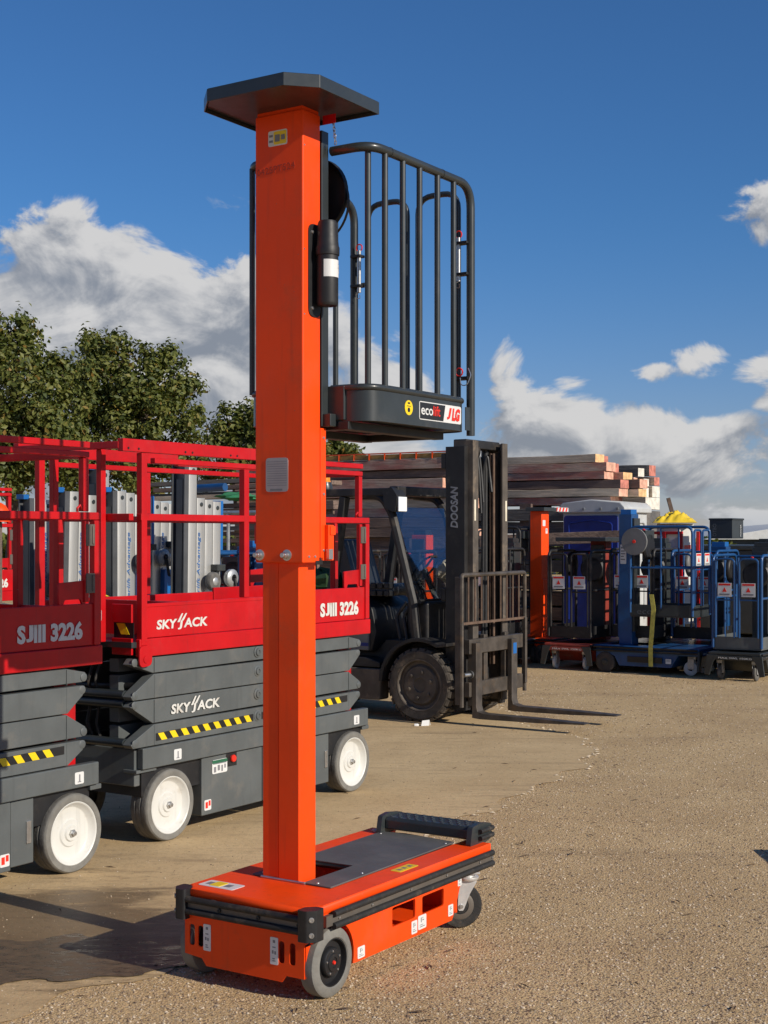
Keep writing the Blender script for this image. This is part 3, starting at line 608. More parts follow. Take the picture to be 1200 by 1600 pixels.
# printed labels on the tub
m = M(); m.prism(circ(.575, 2.213, .030, 28), 'x', -.031, -.0296); yl = m.build('round_sticker', yellow, E_)
m = M(); m.prism(circ(.575, 2.204, .010, 16), 'x', -.0296, -.0292); m.prism(rect(.566, .584, 2.228, 2.235), 'x', -.0296, -.0292); m.prism(rect(.560, .590, 2.218, 2.221), 'x', -.0296, -.0292); m.build('print', ink, yl)
decal(E_, .655, .995, 2.172, 2.247, -.0300, YZ, (), sticker, 'brand_label')
m = M(); m.prism([(.659, 2.176), (.845, 2.176), (.862, 2.243), (.659, 2.243)], 'x', -.0290, -.0283); m.build('brand_label_panel', ink, E_)
text('eco', .058, sticker, E_, (-.0278, .667, 2.194), YZ, bold=.0006, width=.093, name='lettering'); text('lift', .058, red_print, E_, (-.0278, .763, 2.194), YZ, bold=.0006, width=.055)
text('JLG', .066, red_print, E_, (-.0278, .876, 2.187), YZ, bold=.0038, width=.108, shear=.25)
# labels on the chassis
decal(E_, -.585, -.415, -.075, .010, .3520, Matrix.Identity(4), [(.1, .25, .3, .7), (.62, .8, .3, .7), (.3, .5, .2, .3), (.3, .5, .7, .75)], sticker, 'deck_sticker')
decal(E_, -.540, -.490, -.060, .000, .3536, Matrix.Identity(4), (), yellow, 'deck_sticker')
for x_ in (-.507, -.188): decal(E_, x_, x_+.036, .125, .225, .1318, XZ, [(.35, .65, .80, .90), (.3, .7, .62, .66), (.25, .45, .40, .52), (.55, .75, .38, .5), (.3, .7, .12, .16), (.3, .6, .2, .24)], sticker, 'front_sticker')
for y0, y1, z0, z1 in ((.555, .598, .098, .150), (.605, .668, .104, .160), (.845, .885, .105, .152), (.925, .956, .215, .250), (.170, .218, .096, .140)):
    decal(E_, y0, y1, z0, z1, -.0048, YZ, [(.2, .8, .16, .22), (.2, .6, .30, .35), (.32, .42, .5, .85), (.5, .7, .6, .68), (.52, .6, .75, .85)], sticker, 'side_sticker')
decal(E_, -.085, -.035, .52, .66, .3520, Matrix.Identity(4), [(.3, .7, .15, .3), (.3, .7, .4, .55), (.3, .7, .7, .85)], yellow, 'load_sticker')
m = M(); m.tube([(-.60, .325, 3.06), (-.59, .335, 3.10), (-.60, .345, 3.02), (-.59, .33, 2.99)], .004, 6); m.build('coiled_cable', black, E_)

# ================================================================== scissor lifts
def logo_skyjack(parent, y0, zc, h_, w_, mt=white, x=.004):
    k = w_/.44
    text('SKY', h_*1.38, mt, parent, (x, y0, zc-h_/2), YZ, bold=h_*.045, width=.172*k, shear=.1, name='logo')
    text('J', h_*1.38, mt, parent, (x, y0+.178*k, zc-h_*.72), YZ, bold=h_*.045, width=.042*k, shear=.1, name='logo')
    text('ACK', h_*1.38, mt, parent, (x, y0+.228*k, zc-h_/2), YZ, bold=h_*.045, width=.207*k, shear=.1, name='logo')
    m = M()
    for a, lo in ((.172, .1), (.206, .25)):
        a *= k; m.prism([(y0+a, zc+h_*lo), (y0+a+.020*k, zc+h_*lo), (y0+a+.050*k, zc+h_*1.05), (y0+a+.038*k, zc+h_*1.05)], 'x', x, x+.0015)
    m.build('logo_swoosh', mt, parent, sm=0)
def scissor_lift(origin, label, text_on=True):
    S = thing('scissor_lift', origin, ROT, label, 'scissor lift', 'red and grey scissor lifts')
    W_ = .81
    # wheels
    for yy in (0, 1.801):
        for xx, o_ in ((-.002, 1), (-W_+.002, -1)):
            m = M(); m.lathe([(r_, h_*o_) for r_, h_ in [(.160, -.002), (.164, .0), (.190, -.002), (.198, -.010), (.200, -.022), (.200, -.04), (.196, -.043), (.196, -.050), (.200, -.053), (.200, -.078), (.196, -.081), (.196, -.088), (.200, -.091), (.200, -.115), (.190, -.128), (.12, -.13)]], (xx, yy, .2), 'x', 56); wh = m.build('wheel', tyre_mark if o_ < 0 else tyre_grey, S)
            wh.data.materials.append(tyre_mark)
            for p in wh.data.polygons:
                c = p.center
                if abs(c.x-xx) > .012: p.material_index = 1
            m = M(); m.lathe([(r_, h_*o_) for r_, h_ in [(.161, -.004), (.157, -.002), (.152, -.004), (.149, -.008), (.132, -.034), (.126, -.037), (.072, -.034), (.066, -.027), (.044, -.026), (.038, -.018), (.0, -.018)]], (xx, yy, .2), 'x', 48); rm = m.build('rim', white, wh)
            m = M(); m.lathe([(.020, 0), (.020, .012*o_), (.012, .013*o_), (.012, .026*o_), (0, .027*o_)], (xx-.020*o_, yy, .2), 'x', 6, ); m.build('axle_nut', steel, rm, sm=20)
    # chassis
    m = M(); m.box(-.77, -.04, -.20, 1.94, .27, .52); ch = m.build('chassis', black, S)
    for x0, x1 in ((-.045, 0), (-W_, -W_+.045)):
        m = M(); m.box(x0, x1, -.23, 1.972, .425, .540); rl = m.build('chassis_rail', grey, S, .006)
    m = M(); m.box(-W_+.05, -.05, -.245, -.20, .33, .535); m.build('front_beam', grey, S, .006)
    m = M(); m.box(-.12, -.02, -.26, -.10, .405, .423); m.build('pothole_bar', grey, S, .003)
    m = M(); m.box(-.05, -.02, 1.93, 2.01, .395, .421); m.build('tow_lug', grey, S, .004)
    for y0, y1 in ((.284, .845), (.853, 1.40)):
        m = M(); m.box(-.35, -.022, y0, y1, .088, .421); bx_ = m.build('tray_box', grey, S, .006)
    m = M(); m.box(-.30, -.028, 1.405, 1.552, .10, .419); m.build('motor_housing', grey, S, .006)
    m = M(); m.box(-.045, -.02, 1.50, 1.53, .20, .31); m.build('latch', steel, S, .002)
    m = M(); m.prism([(.50, .415), (.60, .421), (.60, .34), (.50, .34)], 'x', -.05, -.0215); m.build('control_recess', ink, S)
    m = M(); m.lathe([(.020, 0), (.022, .012), (.018, .018), (0, .018)], (-.0215, .558, .385), 'x', 14); m.build('emergency_stop', red_print, S)
    decal(S, .375, .510, .315, .395, -.0205, YZ, [(.05, .95, .68, .92), (.1, .25, .1, .5), (.35, .5, .2, .6), (.6, .7, .1, .55), (.8, .9, .3, .6)], sticker, 'control_label')
    dl = decal(S, .375, .51, .375, .393, -.0190, YZ, (), mat('green_print', (.02, .12, .06), .5), 'control_label')
    for y_, y2 in ((.305, .365), (1.33, 1.39)): decal(S, y_, y2, .115, .175, -.0205, YZ, [(.15, .5, .2, .8), (.6, .9, .4, .9)], sticker, 'warning_label', red_print)
    for y_ in (.02, 1.80): decal(S, y_, y_+.062, .445, .505, .0012, YZ, [(.45, .6, .2, .8), (.3, .7, .15, .22)], sticker, 'wheel_load_label')
    # folded scissor pack
    zb = [.546, .668, .806, .944, 1.036]
    for side, (x0, x1) in enumerate(((-.075, -.008), (-W_+.008, -W_+.075))):
        for i in range(4):
            lo, hi = zb[i], zb[i+1]-.006; mid = .0
            odd = i % 2 == 0                 # bands 1 and 3: long at lower left, upper right
            L = [(-.135, hi), (-.285, lo+.045), (-.315, lo+.02), (-.30, lo)] if odd else [(-.285, hi), (-.315, hi-.03), (-.14, lo)]
            Rr = [(1.76, lo), (1.865, hi-.05), (1.885, hi-.02), (1.86, hi)] if odd else [(1.865, lo+.01), (1.895, lo+.035), (1.885, lo+.06), (1.755, hi)]
            if odd: pts = [L[0], L[1], L[2], L[3]]+Rr
            else: pts = [L[0], L[1], L[2]]+Rr
            m = M(); m.prism(pts, 'x', x0+.002*(i % 2), x1-.003*(i % 2)); ar = m.build('scissor_arm', grey, S, .004)
            if side == 0:
                m = M(); m.box(x0+.01, x1+.0015, .0-.132, -.129, lo+.004, hi-.004); m.box(x0+.01, x1+.0012, 1.752, 1.755, lo+.004, hi-.004); m.build('weld_seam', grey, ar, sm=0)
                m = M(); m.lathe([(.034, 0), (.034, .006), (.024, .009), (.022, .016), (.012, .017), (.01, .012), (0, .012)], (x1-.004, .782, (lo+hi)/2+.01), 'x', 20); m.build('pivot_pin', grey, ar)
                m = M(); ey, ez = ((1.862, hi-.022) if odd else (1.872, lo+.035)); m.lathe([(.022, 0), (.022, .004), (.018, .006), (0, .006)], (x1-.004, ey, ez), 'x', 16)
                m.build('end_pin', grey, ar)
                m = M(); ey, ez = ((-.285, lo+.026) if odd else (-.288, hi-.02)); m.lathe([(.022, 0), (.022, .005), (.018, .007), (0, .007)], (x1-.004, ey, ez), 'x', 16)
                m.build('end_pin', grey, ar)
    for i in range(4):                       # inner arms and cross tubes
        lo, hi = zb[i], zb[i+1]-.008
        m = M(); m.box(-.24, -.17, -.24, 1.80, lo+.004, hi-.004); m.build('inner_arm', grey, S, .004)
    for y_, z in ((-.285, .571), (-.287, .784), (-.287, .832), (1.862, .64), (1.87, .70), (1.862, .915), (1.87, .98)):
        m = M(); m.tube([(-W_+.08, y_, z), (-.078, y_, z)], .026, 12); m.build('cross_tube', dgrey, S)
    m = M(); m.tube([(-.78, -.12, .90), (-.5, -.20, .86), (-.08, -.18, .872)], .018, 10); m.build('lift_cylinder', black, S)
    m = M(); m.box(-.100, -.079, 1.735, 1.885, .36, 1.015); m.box(-.71, -.675, 1.735, 1.885, .36, 1.015); m.box(-.70, -.11, 1.84, 1.86, .36, .40); m.build('red_ladder_plate', red, S, .003)
    for k in range(2): m = M(); m.tube(fil([(-.30-.05*k, -.24, .56), (-.31-.05*k, -.27-.02*k, .66), (-.30-.06*k, -.25, .80), (-.31-.05*k, -.28, .90), (-.30-.04*k, -.24, 1.02)], .07, 5), .009+.002*(k % 2), 7); m.build('hose', rubber, S)
    # platform
    m = M(); m.box(-W_+.02, -.02, -.30, 1.97, 1.09, 1.12); m.build('deck', dgrey, S)
    for x0, x1 in ((-.03, .004), (-W_-.004, -W_+.03)):
        s = 1 if x1 > -.4 else -1
        m = M(); m.box(x0, x1, -.26, 1.995, 1.038, 1.136); m.build('deck_frame', red, S, .006)
        xi0, xi1 = (x0+.006, x1-.010) if s > 0 else (x0+.010, x1-.006)
        m = M(); m.box(xi0, xi1, -.20, 1.30, 1.138, 1.322); tb_ = m.build('toe_board', red, S, .004)
        m = M(); m.box(xi0, xi1+.003*s, -.20, 1.30, 1.306, 1.326); m.build('toe_board_lip', red, tb_, .003)
        m = M(); m.box(xi0+.002, xi1+.002, 1.305, 1.935, 1.138, 1.352); m.build('rear_toe_panel', red, S, .004)
        m = M(); m.prism([(p.x, p.y) for p in fil([(1.70, 1.35, 0), (1.70, 1.46, 0), (1.885, 1.47, 0), (1.885, 1.35, 0), (1.86, 1.35, 0), (1.85, 1.375, 0), (1.74, 1.375, 0), (1.73, 1.35, 0)], .012, 3, closed=True)], 'x', xi0+.004, xi1-.002); m.build('rail_pocket', red, S, .002)
        xp = (x0+x1)/2
        def post(y_, z0, z1, wx=.040, wy=.044): mm = M(); mm.bar((xp, y_, z0), (xp, y_, z1), wx, wy); return mm.build('post', red, S, .004)
        post(-.225, 1.10, 2.145); post(1.955, 1.14, 1.775); post(1.875, 1.82, 2.09, .036, .040); post(1.885, 1.36, 1.772, .03, .03); post(.66, 1.33, 2.09, .042, .046)
        m = M(); m.bar((xp, -.25, 1.797), (xp, 1.98, 1.797), .038, .038); m.build('mid_rail', red, S, .004)
        m = M(); m.bar((xp, -.14, 2.108), (xp, 1.90, 2.108), .036, .030); m.build('top_rail', red, S, .004)
        m = M(); m.bar((xp+.006*s, -.40, 2.182), (xp+.006*s, .95, 2.182), .042, .068); tr_ = m.build('extension_rail', red, S, .003)
        m = M(); m.bar((xp+.003*s, .95, 2.158), (xp+.003*s, 1.90, 2.158), .036, .032); m.build('extension_rail_slim', red, S, .003)
        m = M()
        for y_ in (-.36, -.28, .10, .16, .50, .56): m.lathe([(.007, 0), (.006, .002), (0, .002)], (xp+.0285*s, y_, 2.165), 'x', 8)
        m.build('rail_holes', ink, tr_)
        for y_, z0, z1 in ((1.905, 1.645, 1.755), (1.905, 1.405, 1.505)):
            m = M(); m.box(xp-.018, xp+.022, y_-.03, y_+.03, z0, z1); m.tube([(xp+.022*s, y_+.015, z0+.01), (xp+.022*s, y_+.015, z1-.01)], .008, 8); m.build('gate_hinge', strip, S, .002)
        m = M(); m.tube([(xp+.02*s, 1.84, 1.83), (xp+.03*s, 1.82, 1.85), (xp+.03*s, 1.80, 1.835), (xp+.02*s, 1.81, 1.82)], .006, 6); m.build('lock_pin', red, S)
        m = M(); m.prism([(p.x, p.y) for p in fil([(-.27, 1.10, 0), (-.17, 1.10, 0), (-.17, .99, 0), (-.27, .98, 0)], .035, 4, closed=True)], 'x', x1-.004 if s > 0 else x0-.008, x1+.008 if s > 0 else x0+.004); br = m.build('roll_bracket', red, S, .003)
        m = M(); m.lathe([(.02, 0), (.02, .004), (0, .005)], (x1+.008 if s > 0 else x0-.008, -.22, 1.025), 'x', 14); m.build('bracket_pin', red, br)
    # front extension end and rear gate
    for y_, zz in ((-.385, 2.182), (-.30, 1.797), (1.955, 1.797), (1.88, 2.108)):
        m = M(); m.bar((-W_+.02, y_, zz), (-.02, y_, zz), .036, .038); m.build('end_rail', red, S, .003)
    for x_ in (-.20, -.56):
        m = M(); m.bar((x_, -.345, 1.12), (x_, -.345, 2.165), .038, .038); m.build('end_post', red, S, .004)
    for x_ in (-.25, -.55): m = M(); m.bar((x_, 1.93, 1.14), (x_, 1.93, 1.78), .04, .04); m.build('gate_post', red, S, .004)
    m = M(); m.box(-W_+.03, -.22, -.36, -.335, 1.07, 1.30); m.build('end_toe_board', red, S, .004)
    m = M(); m.box(-.175, -.03, -.29, -.275, 1.225, 1.325); m.build('end_toe_panel', red, S, .003)
    m = M(); m.box(-.175, -.03, -.29, -.275, 1.05, 1.14); m.build('end_toe_panel', red, S, .003)
    m = M(); m.box(-.175, -.03, -.272, -.268, 1.14, 1.225); hz = m.build('end_hazard_panel', ink, S)
    m = M(); m.prism([(-.155, 1.22), (-.095, 1.22), (-.06, 1.16), (-.12, 1.16)], 'y', -.274, -.2722); m.build('hazard_stripe', yellow, hz, sm=0)
    decal(S, -.245, -.180, 1.235, 1.295, .3362+.026, XZ, [(.1, .4, .2, .8)], sticker, 'capacity_label', red_print)
    m = M(); m.box(-W_+.03, -.05, 1.93, 1.95, 1.13, 1.33); m.build('rear_toe_board', red, S, .004)
    m = M(); m.box(-.76, -.05, .15, .19, 1.12, 1.32); sl2 = m.build('inner_kick_plate', red, S)
    # hazard tape
    for y0, y1 in ((-.12, .74), (.82, 1.735)):
        z0, dz_ = .590, .020; f_ = lambda y: z0+(y+.12)*dz_
        m = M(); m.prism([(y0, f_(y0)-.021), (y1, f_(y1)-.021), (y1, f_(y1)+.021), (y0, f_(y0)+.021)], 'x', -.0085, -.0068); hb = m.build('hazard_tape', ink, S, sm=0)
        y = y0+.01
        while y < y1-.075:
            m = M(); m.prism([(y+.036, f_(y)-.020), (y+.082, f_(y)-.020), (y+.052, f_(y)+.020), (y+.006, f_(y)+.020)], 'x', -.0066, -.0058); m.build('stripe', yellow, hb, sm=0); y += .094
    if text_on:
        logo_skyjack(S, -.118, 1.208, .050, .435, x=-.0045); logo_skyjack(S, .002, .732, .052, .425, x=-.0045)
        text('SJIII 3226', .112, white, S, (-.0005, 1.42, 1.180), YZ, bold=.0055, width=.435, name='model_lettering')
    return S
SP = ground_pt(268, 1314)
sj2 = scissor_lift(SP, 'red and grey scissor lift seen whole behind the orange mast, two white wheels showing')
sj1 = copy_tree(sj2); sj1.location = ground_pt(130, 1361)+U*(-.058-1.801); sj1['label'] = 'red and grey scissor lift cut off by the left picture edge, one white wheel showing'
sj3 = copy_tree(sj2); sj3.location = at(18, 836, 14.4)*1.0-U*1.9; sj3.location.z = 0; sj3['label'] = 'farther red scissor lift at the left edge, only rail ends showing above the near lift'

# ================================================================== forklift
FK = thing('forklift', ground_pt(655, 1129), ROT, 'dusty black forklift truck with tall mast and lowered forks', 'forklift')
def f_wheel(x, y, r_, w_, s, name):        # s=-1: outer face toward -y
    m = M(); pr = [(r_*.70, 0), (r_*.72, .008), (r_*.90, .012), (r_*.945, 0), (r_*.945, -w_), (r_*.90, -w_-.01), (r_*.7, -w_)]
    m.lathe([(a, -b*s*-1 if False else b*-s) for a, b in pr], (x, y, r_), 'y', 48); wh = m.build(name, tyre_black, FK)
    nb = 26; m = M()
    for k in range(nb):
        a0 = 2*PI*k/nb; a1 = a0+2*PI/nb*.72
        for lo, hi in ((.010, -w_*.46), (-w_*.54, -w_-.008)):
            vs2 = []
            for aa, rr, hh in ((a0, .93, lo), (a1, .93, lo), (a1, 1, lo-.012 if lo > 0 else lo), (a0, 1, lo-.012 if lo > 0 else lo), (a0+.03, .93, hi), (a1+.03, .93, hi), (a1+.03, 1, hi), (a0+.03, 1, hi)):
                vs2.append((x+r_*rr*math.sin(aa), y-s*hh*1.0, r_+r_*rr*math.cos(aa)))
            m.add(vs2, [(0, 1, 2, 3), (7, 6, 5, 4), (0, 4, 5, 1), (1, 5, 6, 2), (2, 6, 7, 3), (3, 7, 4, 0)])
    q = m.build('tread_lugs', tyre_black, wh, sm=0); q['kind'] = 'stuff'
    m = M(); m.lathe([(a*r_, -s*b) for a, b in [(.71, .004), (.69, .008), (.66, .004), (.63, -.03), (.56, -.035), (.52, -.02), (.50, -.012), (.2, -.010), (.18, -.02), (0, -.02)]], (x, y, r_), 'y', 40); rm = m.build('rim', fkdusty, wh)
    for k in range(6):
        m = M(); m.lathe([(.017, 0), (.017, -s*-.0+s*-.012), (.010, s*-.014), (0, s*-.014)], (x+r_*.36*math.sin(k*PI/3+.2), y+s*.010*-1+s*.02, r_+r_*.36*math.cos(k*PI/3+.2)), 'y', 8); m.build('wheel_nut', fkdusty, rm)
# faces toward the camera lie at -y
f_wheel(0, 0, .338, .20, 1, 'front_wheel'); f_wheel(0, 1.10, .338, .20, -1, 'front_wheel'); f_wheel(-1.45, .08, .26, .16, 1, 'rear_wheel'); f_wheel(-1.45, 1.02, .26, .16, -1, 'rear_wheel')
m = M(); m.prism([(-1.75, .22), (.25, .22), (.25, .72), (-.5, .72), (-.6, .62), (-1.75, .62)], 'y', .22, .88); m.build('frame', fkblack, FK, .01)
m = M(); m.prism([(-1.20, .17), (-.45, .17), (-.43, .46), (-1.20, .46)], 'y', .03, .20); m.build('side_skirt', fkdusty, FK, .02)
m = M(); m.prism([(-1.18, .47), (-.46, .47), (-.46, .52), (-.62, .56), (-1.18, .56)], 'y', .05, .3); m.build('step_plate', fkblack, FK, .01)
for y0, y1 in ((-.02, .22), (.88, 1.12)):
    a_ = arc(0, .338, .43, 178, 62, 12); b2 = arc(0, .338, .395, 62, 178, 12)
    m = M(); m.prism(a_+[(.30, .73), (.30, .70)]+b2, 'y', y0, y1); m.build('fender', fkblack, FK, .005)
m = M(); m.prism([(-1.55, .60), (-.60, .60), (-.55, .80), (-.60, 1.02), (-.75, 1.10), (-1.55, 1.12)], 'y', .12, .98); m.build('engine_hood', fkblack, FK, .03)
m = M(); m.box(-.95, -.62, .10, .13, .62, .93); m.build('grey_side_panel', mat('grey_hood_panel', (.16, .165, .17), .5, var=.1), FK, .01)
m = M(); m.box(-.95, -.62, .094, .10, .66, .69); m.build('blue_line', navy, FK)
cw = [(p.x, p.y) for p in fil([(-2.05, .30, 0), (-1.50, .30, 0), (-1.50, 1.10, 0), (-1.90, 1.10, 0), (-2.08, .9, 0)], .1, 4, closed=True)]
m = M(); m.prism(cw, 'y', .05, 1.05); m.build('counterweight', fkdusty, FK, .04)
m = M(); m.prism([(p.x, p.y) for p in fil([(-1.02, 1.12, 0), (-.50, 1.12, 0), (-.50, 1.24, 0), (-.92, 1.22, 0), (-1.06, 1.66, 0), (-1.18, 1.66, 0)], .05, 4, closed=True)], 'y', .32, .78); m.build('seat', mat('seat_vinyl', (.03, .03, .032), .45, var=.15), FK, .025, seg=3)
m = M(); m.lathe([(.16, -.012), (.172, 0), (.16, .012), (.148, 0), (.16, -.012)], (0, 0, 0), 'z', 28); m.box(-.15, .15, -.015, .015, -.008, .004); m.xf(Matrix.Translation((-.28, .55, 1.38)) @ Matrix.Rotation(R(-50), 4, 'Y')); m.build('steering_wheel', black, FK)
m = M(); m.tube([(-.10, .55, 1.0), (-.28, .55, 1.37)], .03, 10); m.build('steering_column', black, FK)
m = M(); m.box(-.22, .02, .12, .98, .72, 1.09); m.build('dash_cowl', fkblack, FK, .03)
for k in range(4):
    m = M(); m.tube([(-.14, .22+.05*k, 1.09), (-.20, .21+.05*k, 1.24)], .008, 6); m.lathe([(0, -.02), (.016, -.012), (.02, 0), (.014, .016), (0, .02)], (-.20, .21+.05*k, 1.25), 'z', 10); m.build('control_lever', black, FK)
# overhead guard
for y_ in (.06, 1.04):
    m = M(); m.tube(fil([(-.06, y_, .76), (-.10, y_, 1.08), (-.33, y_, 1.90), (-.44, y_, 2.06), (-.70, y_, 2.09)], .18, 6), .042, 8); m.build('front_pillar', fkblack, FK)
    m = M(); m.bar((-1.02, y_, 1.1), (-.86, y_, 2.06), .07, .09, up=(0, 1, 0)); m.build('rear_pillar', fkblack, FK, .01)
    m = M(); m.box(-1.35, -.30, y_-.045, y_+.045, 2.06, 2.135); m.build('guard_side_beam', fkblack, FK, .012)
for k in range(7):
    m = M(); m.box(-1.30+k*.16, -1.26+k*.16, .10, 1.0, 2.075, 2.125); m.build('guard_bar', fkblack, FK, .006)
m = M(); m.box(-.34, -.24, .02, 1.08, 2.06, 2.15); m.build('guard_front_beam', fkblack, FK, .012)
m = M(); m.prism([(p.x, p.y) for p in fil([(-.34, 1.95, 0), (-.22, 1.90, 0), (-.20, 2.06, 0), (-.26, 2.14, 0), (-.36, 2.12, 0)], .03, 3, closed=True)], 'y', -.06, .10); hl = m.build('head_lamp', black, FK, .01)
m = M(); m.box(-.20, -.185, -.05, .09, 1.915, 2.05); m.build('lens', tp, hl, .006)
m = M(); m.lathe([(.0, .20), (.04, .19), (.05, .17), (.052, .09), (.056, .085), (.06, .07)], (-1.12, .10, 2.13), 'z', 18); bc = m.build('beacon', amber, FK)
m = M(); m.lathe([(.075, 0), (.075, .03), (.06, .075), (0, .075)], (-1.12, .10, 2.13), 'z', 18); m.build('beacon_base', dgrey, bc)
m = M(); m.add([(-.05, .11, 1.10), (-.05, 1.0, 1.10), (-.33, 1.0, 1.96), (-.33, .11, 1.96), (-.055, .11, 1.10), (-.055, 1.0, 1.10), (-.335, 1.0, 1.96), (-.335, .11, 1.96)], [(0, 1, 2, 3), (7, 6, 5, 4), (0, 4, 5, 1), (1, 5, 6, 2), (2, 6, 7, 3), (3, 7, 4, 0)]); m.build('windscreen', glass, FK, sm=0)
m = M(); m.bar((-.05, .08, 1.09), (-.05, 1.03, 1.09), .04, .04); m.build('windscreen_sill', fkblack, FK, .005)
m = M(); m.lathe([(0, -.09), (.05, -.085), (.065, -.05), (.065, .06), (.05, .085), (0, .09)], (-1.02, .04, .72), 'z', 16); m.xf(Matrix.Identity(4)); m.build('air_filter', black, FK)
m = M(); m.box(-.80, -.70, .02, .10, .80, 1.02); m.build('operator_notice', sticker, FK, .01)
for k in range(3):
    m = M(); m.tube(fil([(-.12-.07*k, .10, .74), (-.16-.08*k, .12, .95), (-.10-.06*k, .14, 1.08)], .08), .018, 8); m.build('hose', black, FK)
for k in range(6): m = M(); m.box(-.60+.075*(k % 3), -.545+.075*(k % 3), .10, .2, 1.13+.07*(k//3), 1.185+.07*(k//3)); m.build('hydraulic_valve', fkblack, FK, .01)
# mast: outer and inner channels
def chan(x0, x1, y0, y1, z0, z1, open_y, name, mt):
    t_ = .022; m = M(); a, b = (y0, y0+t_) if open_y > 0 else (y1-t_, y1)
    m.prism([(x0, y0), (x1, y0), (x1, y1), (x0, y1)] if False else ([(x0, y0), (x1, y0), (x1, y1), (x1-t_, y1), (x1-t_, y0+t_), (x0+t_, y0+t_), (x0+t_, y1), (x0, y1)] if open_y > 0 else [(x0, y1), (x0, y0), (x0+t_, y0), (x0+t_, y1-t_), (x1-t_, y1-t_), (x1-t_, y0), (x1, y0), (x1, y1)]), 'z', z0, z1); return m.build(name, mt, FK, .003)
chan(.20, .40, .130, .240, .12, 2.50, 1, 'outer_channel', fkblack); chan(.20, .40, .790, .900, .12, 2.50, -1, 'outer_channel', fkblack)
chan(.255, .455, .185, .285, .16, 2.555, 1, 'inner_channel', fkdusty); chan(.255, .455, .745, .845, .16, 2.555, -1, 'inner_channel', fkdusty)
m = M(); m.box(.24, .38, .20, .83, 2.49, 2.57); m.build('top_crosshead', fkblack, FK, .01)
m = M(); m.box(.15, .20, .13, .90, 1.10, 1.22); m.build('mast_cross_member', fkblack, FK, .01)
m = M(); m.box(.15, .20, .13, .90, 2.30, 2.44); m.build('mast_cross_member', fkblack, FK, .01)
m = M(); m.box(.18, .30, .13, .90, .18, .34); m.build('mast_cross_member', fkdusty, FK, .01)
for y_ in (.34, .69):
    m = M(); m.tube([(.30, y_, .2), (.30, y_, 2.50)], .035, 12); m.build('lift_cylinder', black, FK)
    for k in range(2): m = M(); m.bar((.36+.03*k, y_, .5), (.36+.03*k, y_, 2.46), .012, .030); m.build('lift_chain', brown_rail, FK)
for k, y_ in enumerate((.40, .44, .60)):
    m = M(); m.tube(fil([(.32, y_, .6), (.33, y_, 2.30), (.36, y_+.02, 2.47), (.38, y_+.03, 2.25), (.40, y_+.03, 1.9+.1*k)], .06), .014, 8); m.build('mast_hose', black, FK)
m = M(); m.lathe([(.06, -.02), (.07, -.012), (.05, 0), (.07, .012), (.06, .02)], (.36, .36, 2.46), 'y', 20); m.build('chain_sheave', fkblack, FK)
text('DOOSAN', .100, mat('grey_lettering', (.26, .27, .28), .5), FK, (.325, .1285, 1.765), Matrix(((1, 0, 0, 0), (0, 0, -1, 0), (0, 1, 0, 0), (0, 0, 0, 1))), bold=.003, width=.375, shear=.15, name='mast_lettering', roll=PI/2)
for y_ in (.22, .81): m = M(); m.box(.4555, .4575, y_-.014, y_+.014, 1.83, 2.02); m.build('reflector', mat('cream_reflector', (.75, .68, .52), .4), FK)
# carriage, backrest and forks
for z in (.26, .64): m = M(); m.box(.47, .525, .0, 1.02, z, z+.13); m.build('carriage_bar', rust, FK, .006)
for y_ in (.30, .70): m = M(); m.box(.455, .505, y_, y_+.07, .26, .80); m.build('carriage_plate', rust, FK, .005)
m = M(); m.tube([(.50, -.10, .18), (.50, -.10, 1.345), (.50, 1.10, 1.345), (.50, 1.10, .22)], .020, 8, fl=.03); m.build('backrest_frame', rust, FK)
m = M(); m.box(.44, .49, -.115, -.06, .20, 1.33); m.build('backrest_side_plate', rust, FK, .004)
m = M(); m.box(.49, .53, 1.06, 1.10, .30, .92); m.build('backrest_side_post', rust, FK, .004)
m = M(); m.bar((.50, -.10, .915), (.50, 1.10, .915), .022, .022); m.build('backrest_rail', brown_rail, FK)
for k in range(9): m = M(); m.tube([(.50, -.10+.12*(k+1), .915), (.50, -.10+.12*(k+1), 1.345)], .008, 6); m.build('backrest_bar', brown_rail, FK)
for y_ in (.09, .764):
    m = M(); m.prism([(.528, .075), (.60, .068), (1.20, .074), (1.62, .090), (1.62, .100), (1.20, .112), (.64, .118), (.585, .135), (.572, .18), (.572, .74), (.528, .74)], 'y', y_-.055, y_+.055); fo = m.build('fork', rust, FK, .004)
m = M(); m.box(.5725, .5735, .735, .80, .60, .70); m.build('blue_paint_mark', bluep, FK)
m = M(); m.tube([(.50, -.06, .46), (.53, .06, .46)], .02, 10); m.lathe([(.035, -.01), (.035, .01), (0, .01)], (.52, .02, .46), 'y', 12); m.build('side_shift_rod', steel, FK)
gj = M(); 
def blob(cx, cy, cz, rx, ry, rz, n=14, k=10, amp=.18, seed=1):
    r2 = random.Random(seed); ph = [r2.uniform(0, 6) for _ in range(6)]; vs2 = []; fs = []
    for i in range(k+1):
        t_ = PI*i/k
        for j in range(n):
            p_ = 2*PI*j/n; d = 1+amp*(math.sin(3*p_+ph[0]+2*t_)+.6*math.sin(5*p_+ph[1]-3*t_)+.5*math.sin(7*t_+ph[2]+p_*2))
            vs2.append((cx+rx*d*math.sin(t_)*math.cos(p_), cy+ry*d*math.sin(t_)*math.sin(p_), cz+rz*d*math.cos(t_)))
    for i in range(k):
        for j in range(n): fs.append((i*n+j, i*n+(j+1) % n, (i+1)*n+(j+1) % n, (i+1)*n+j))
    return vs2, fs
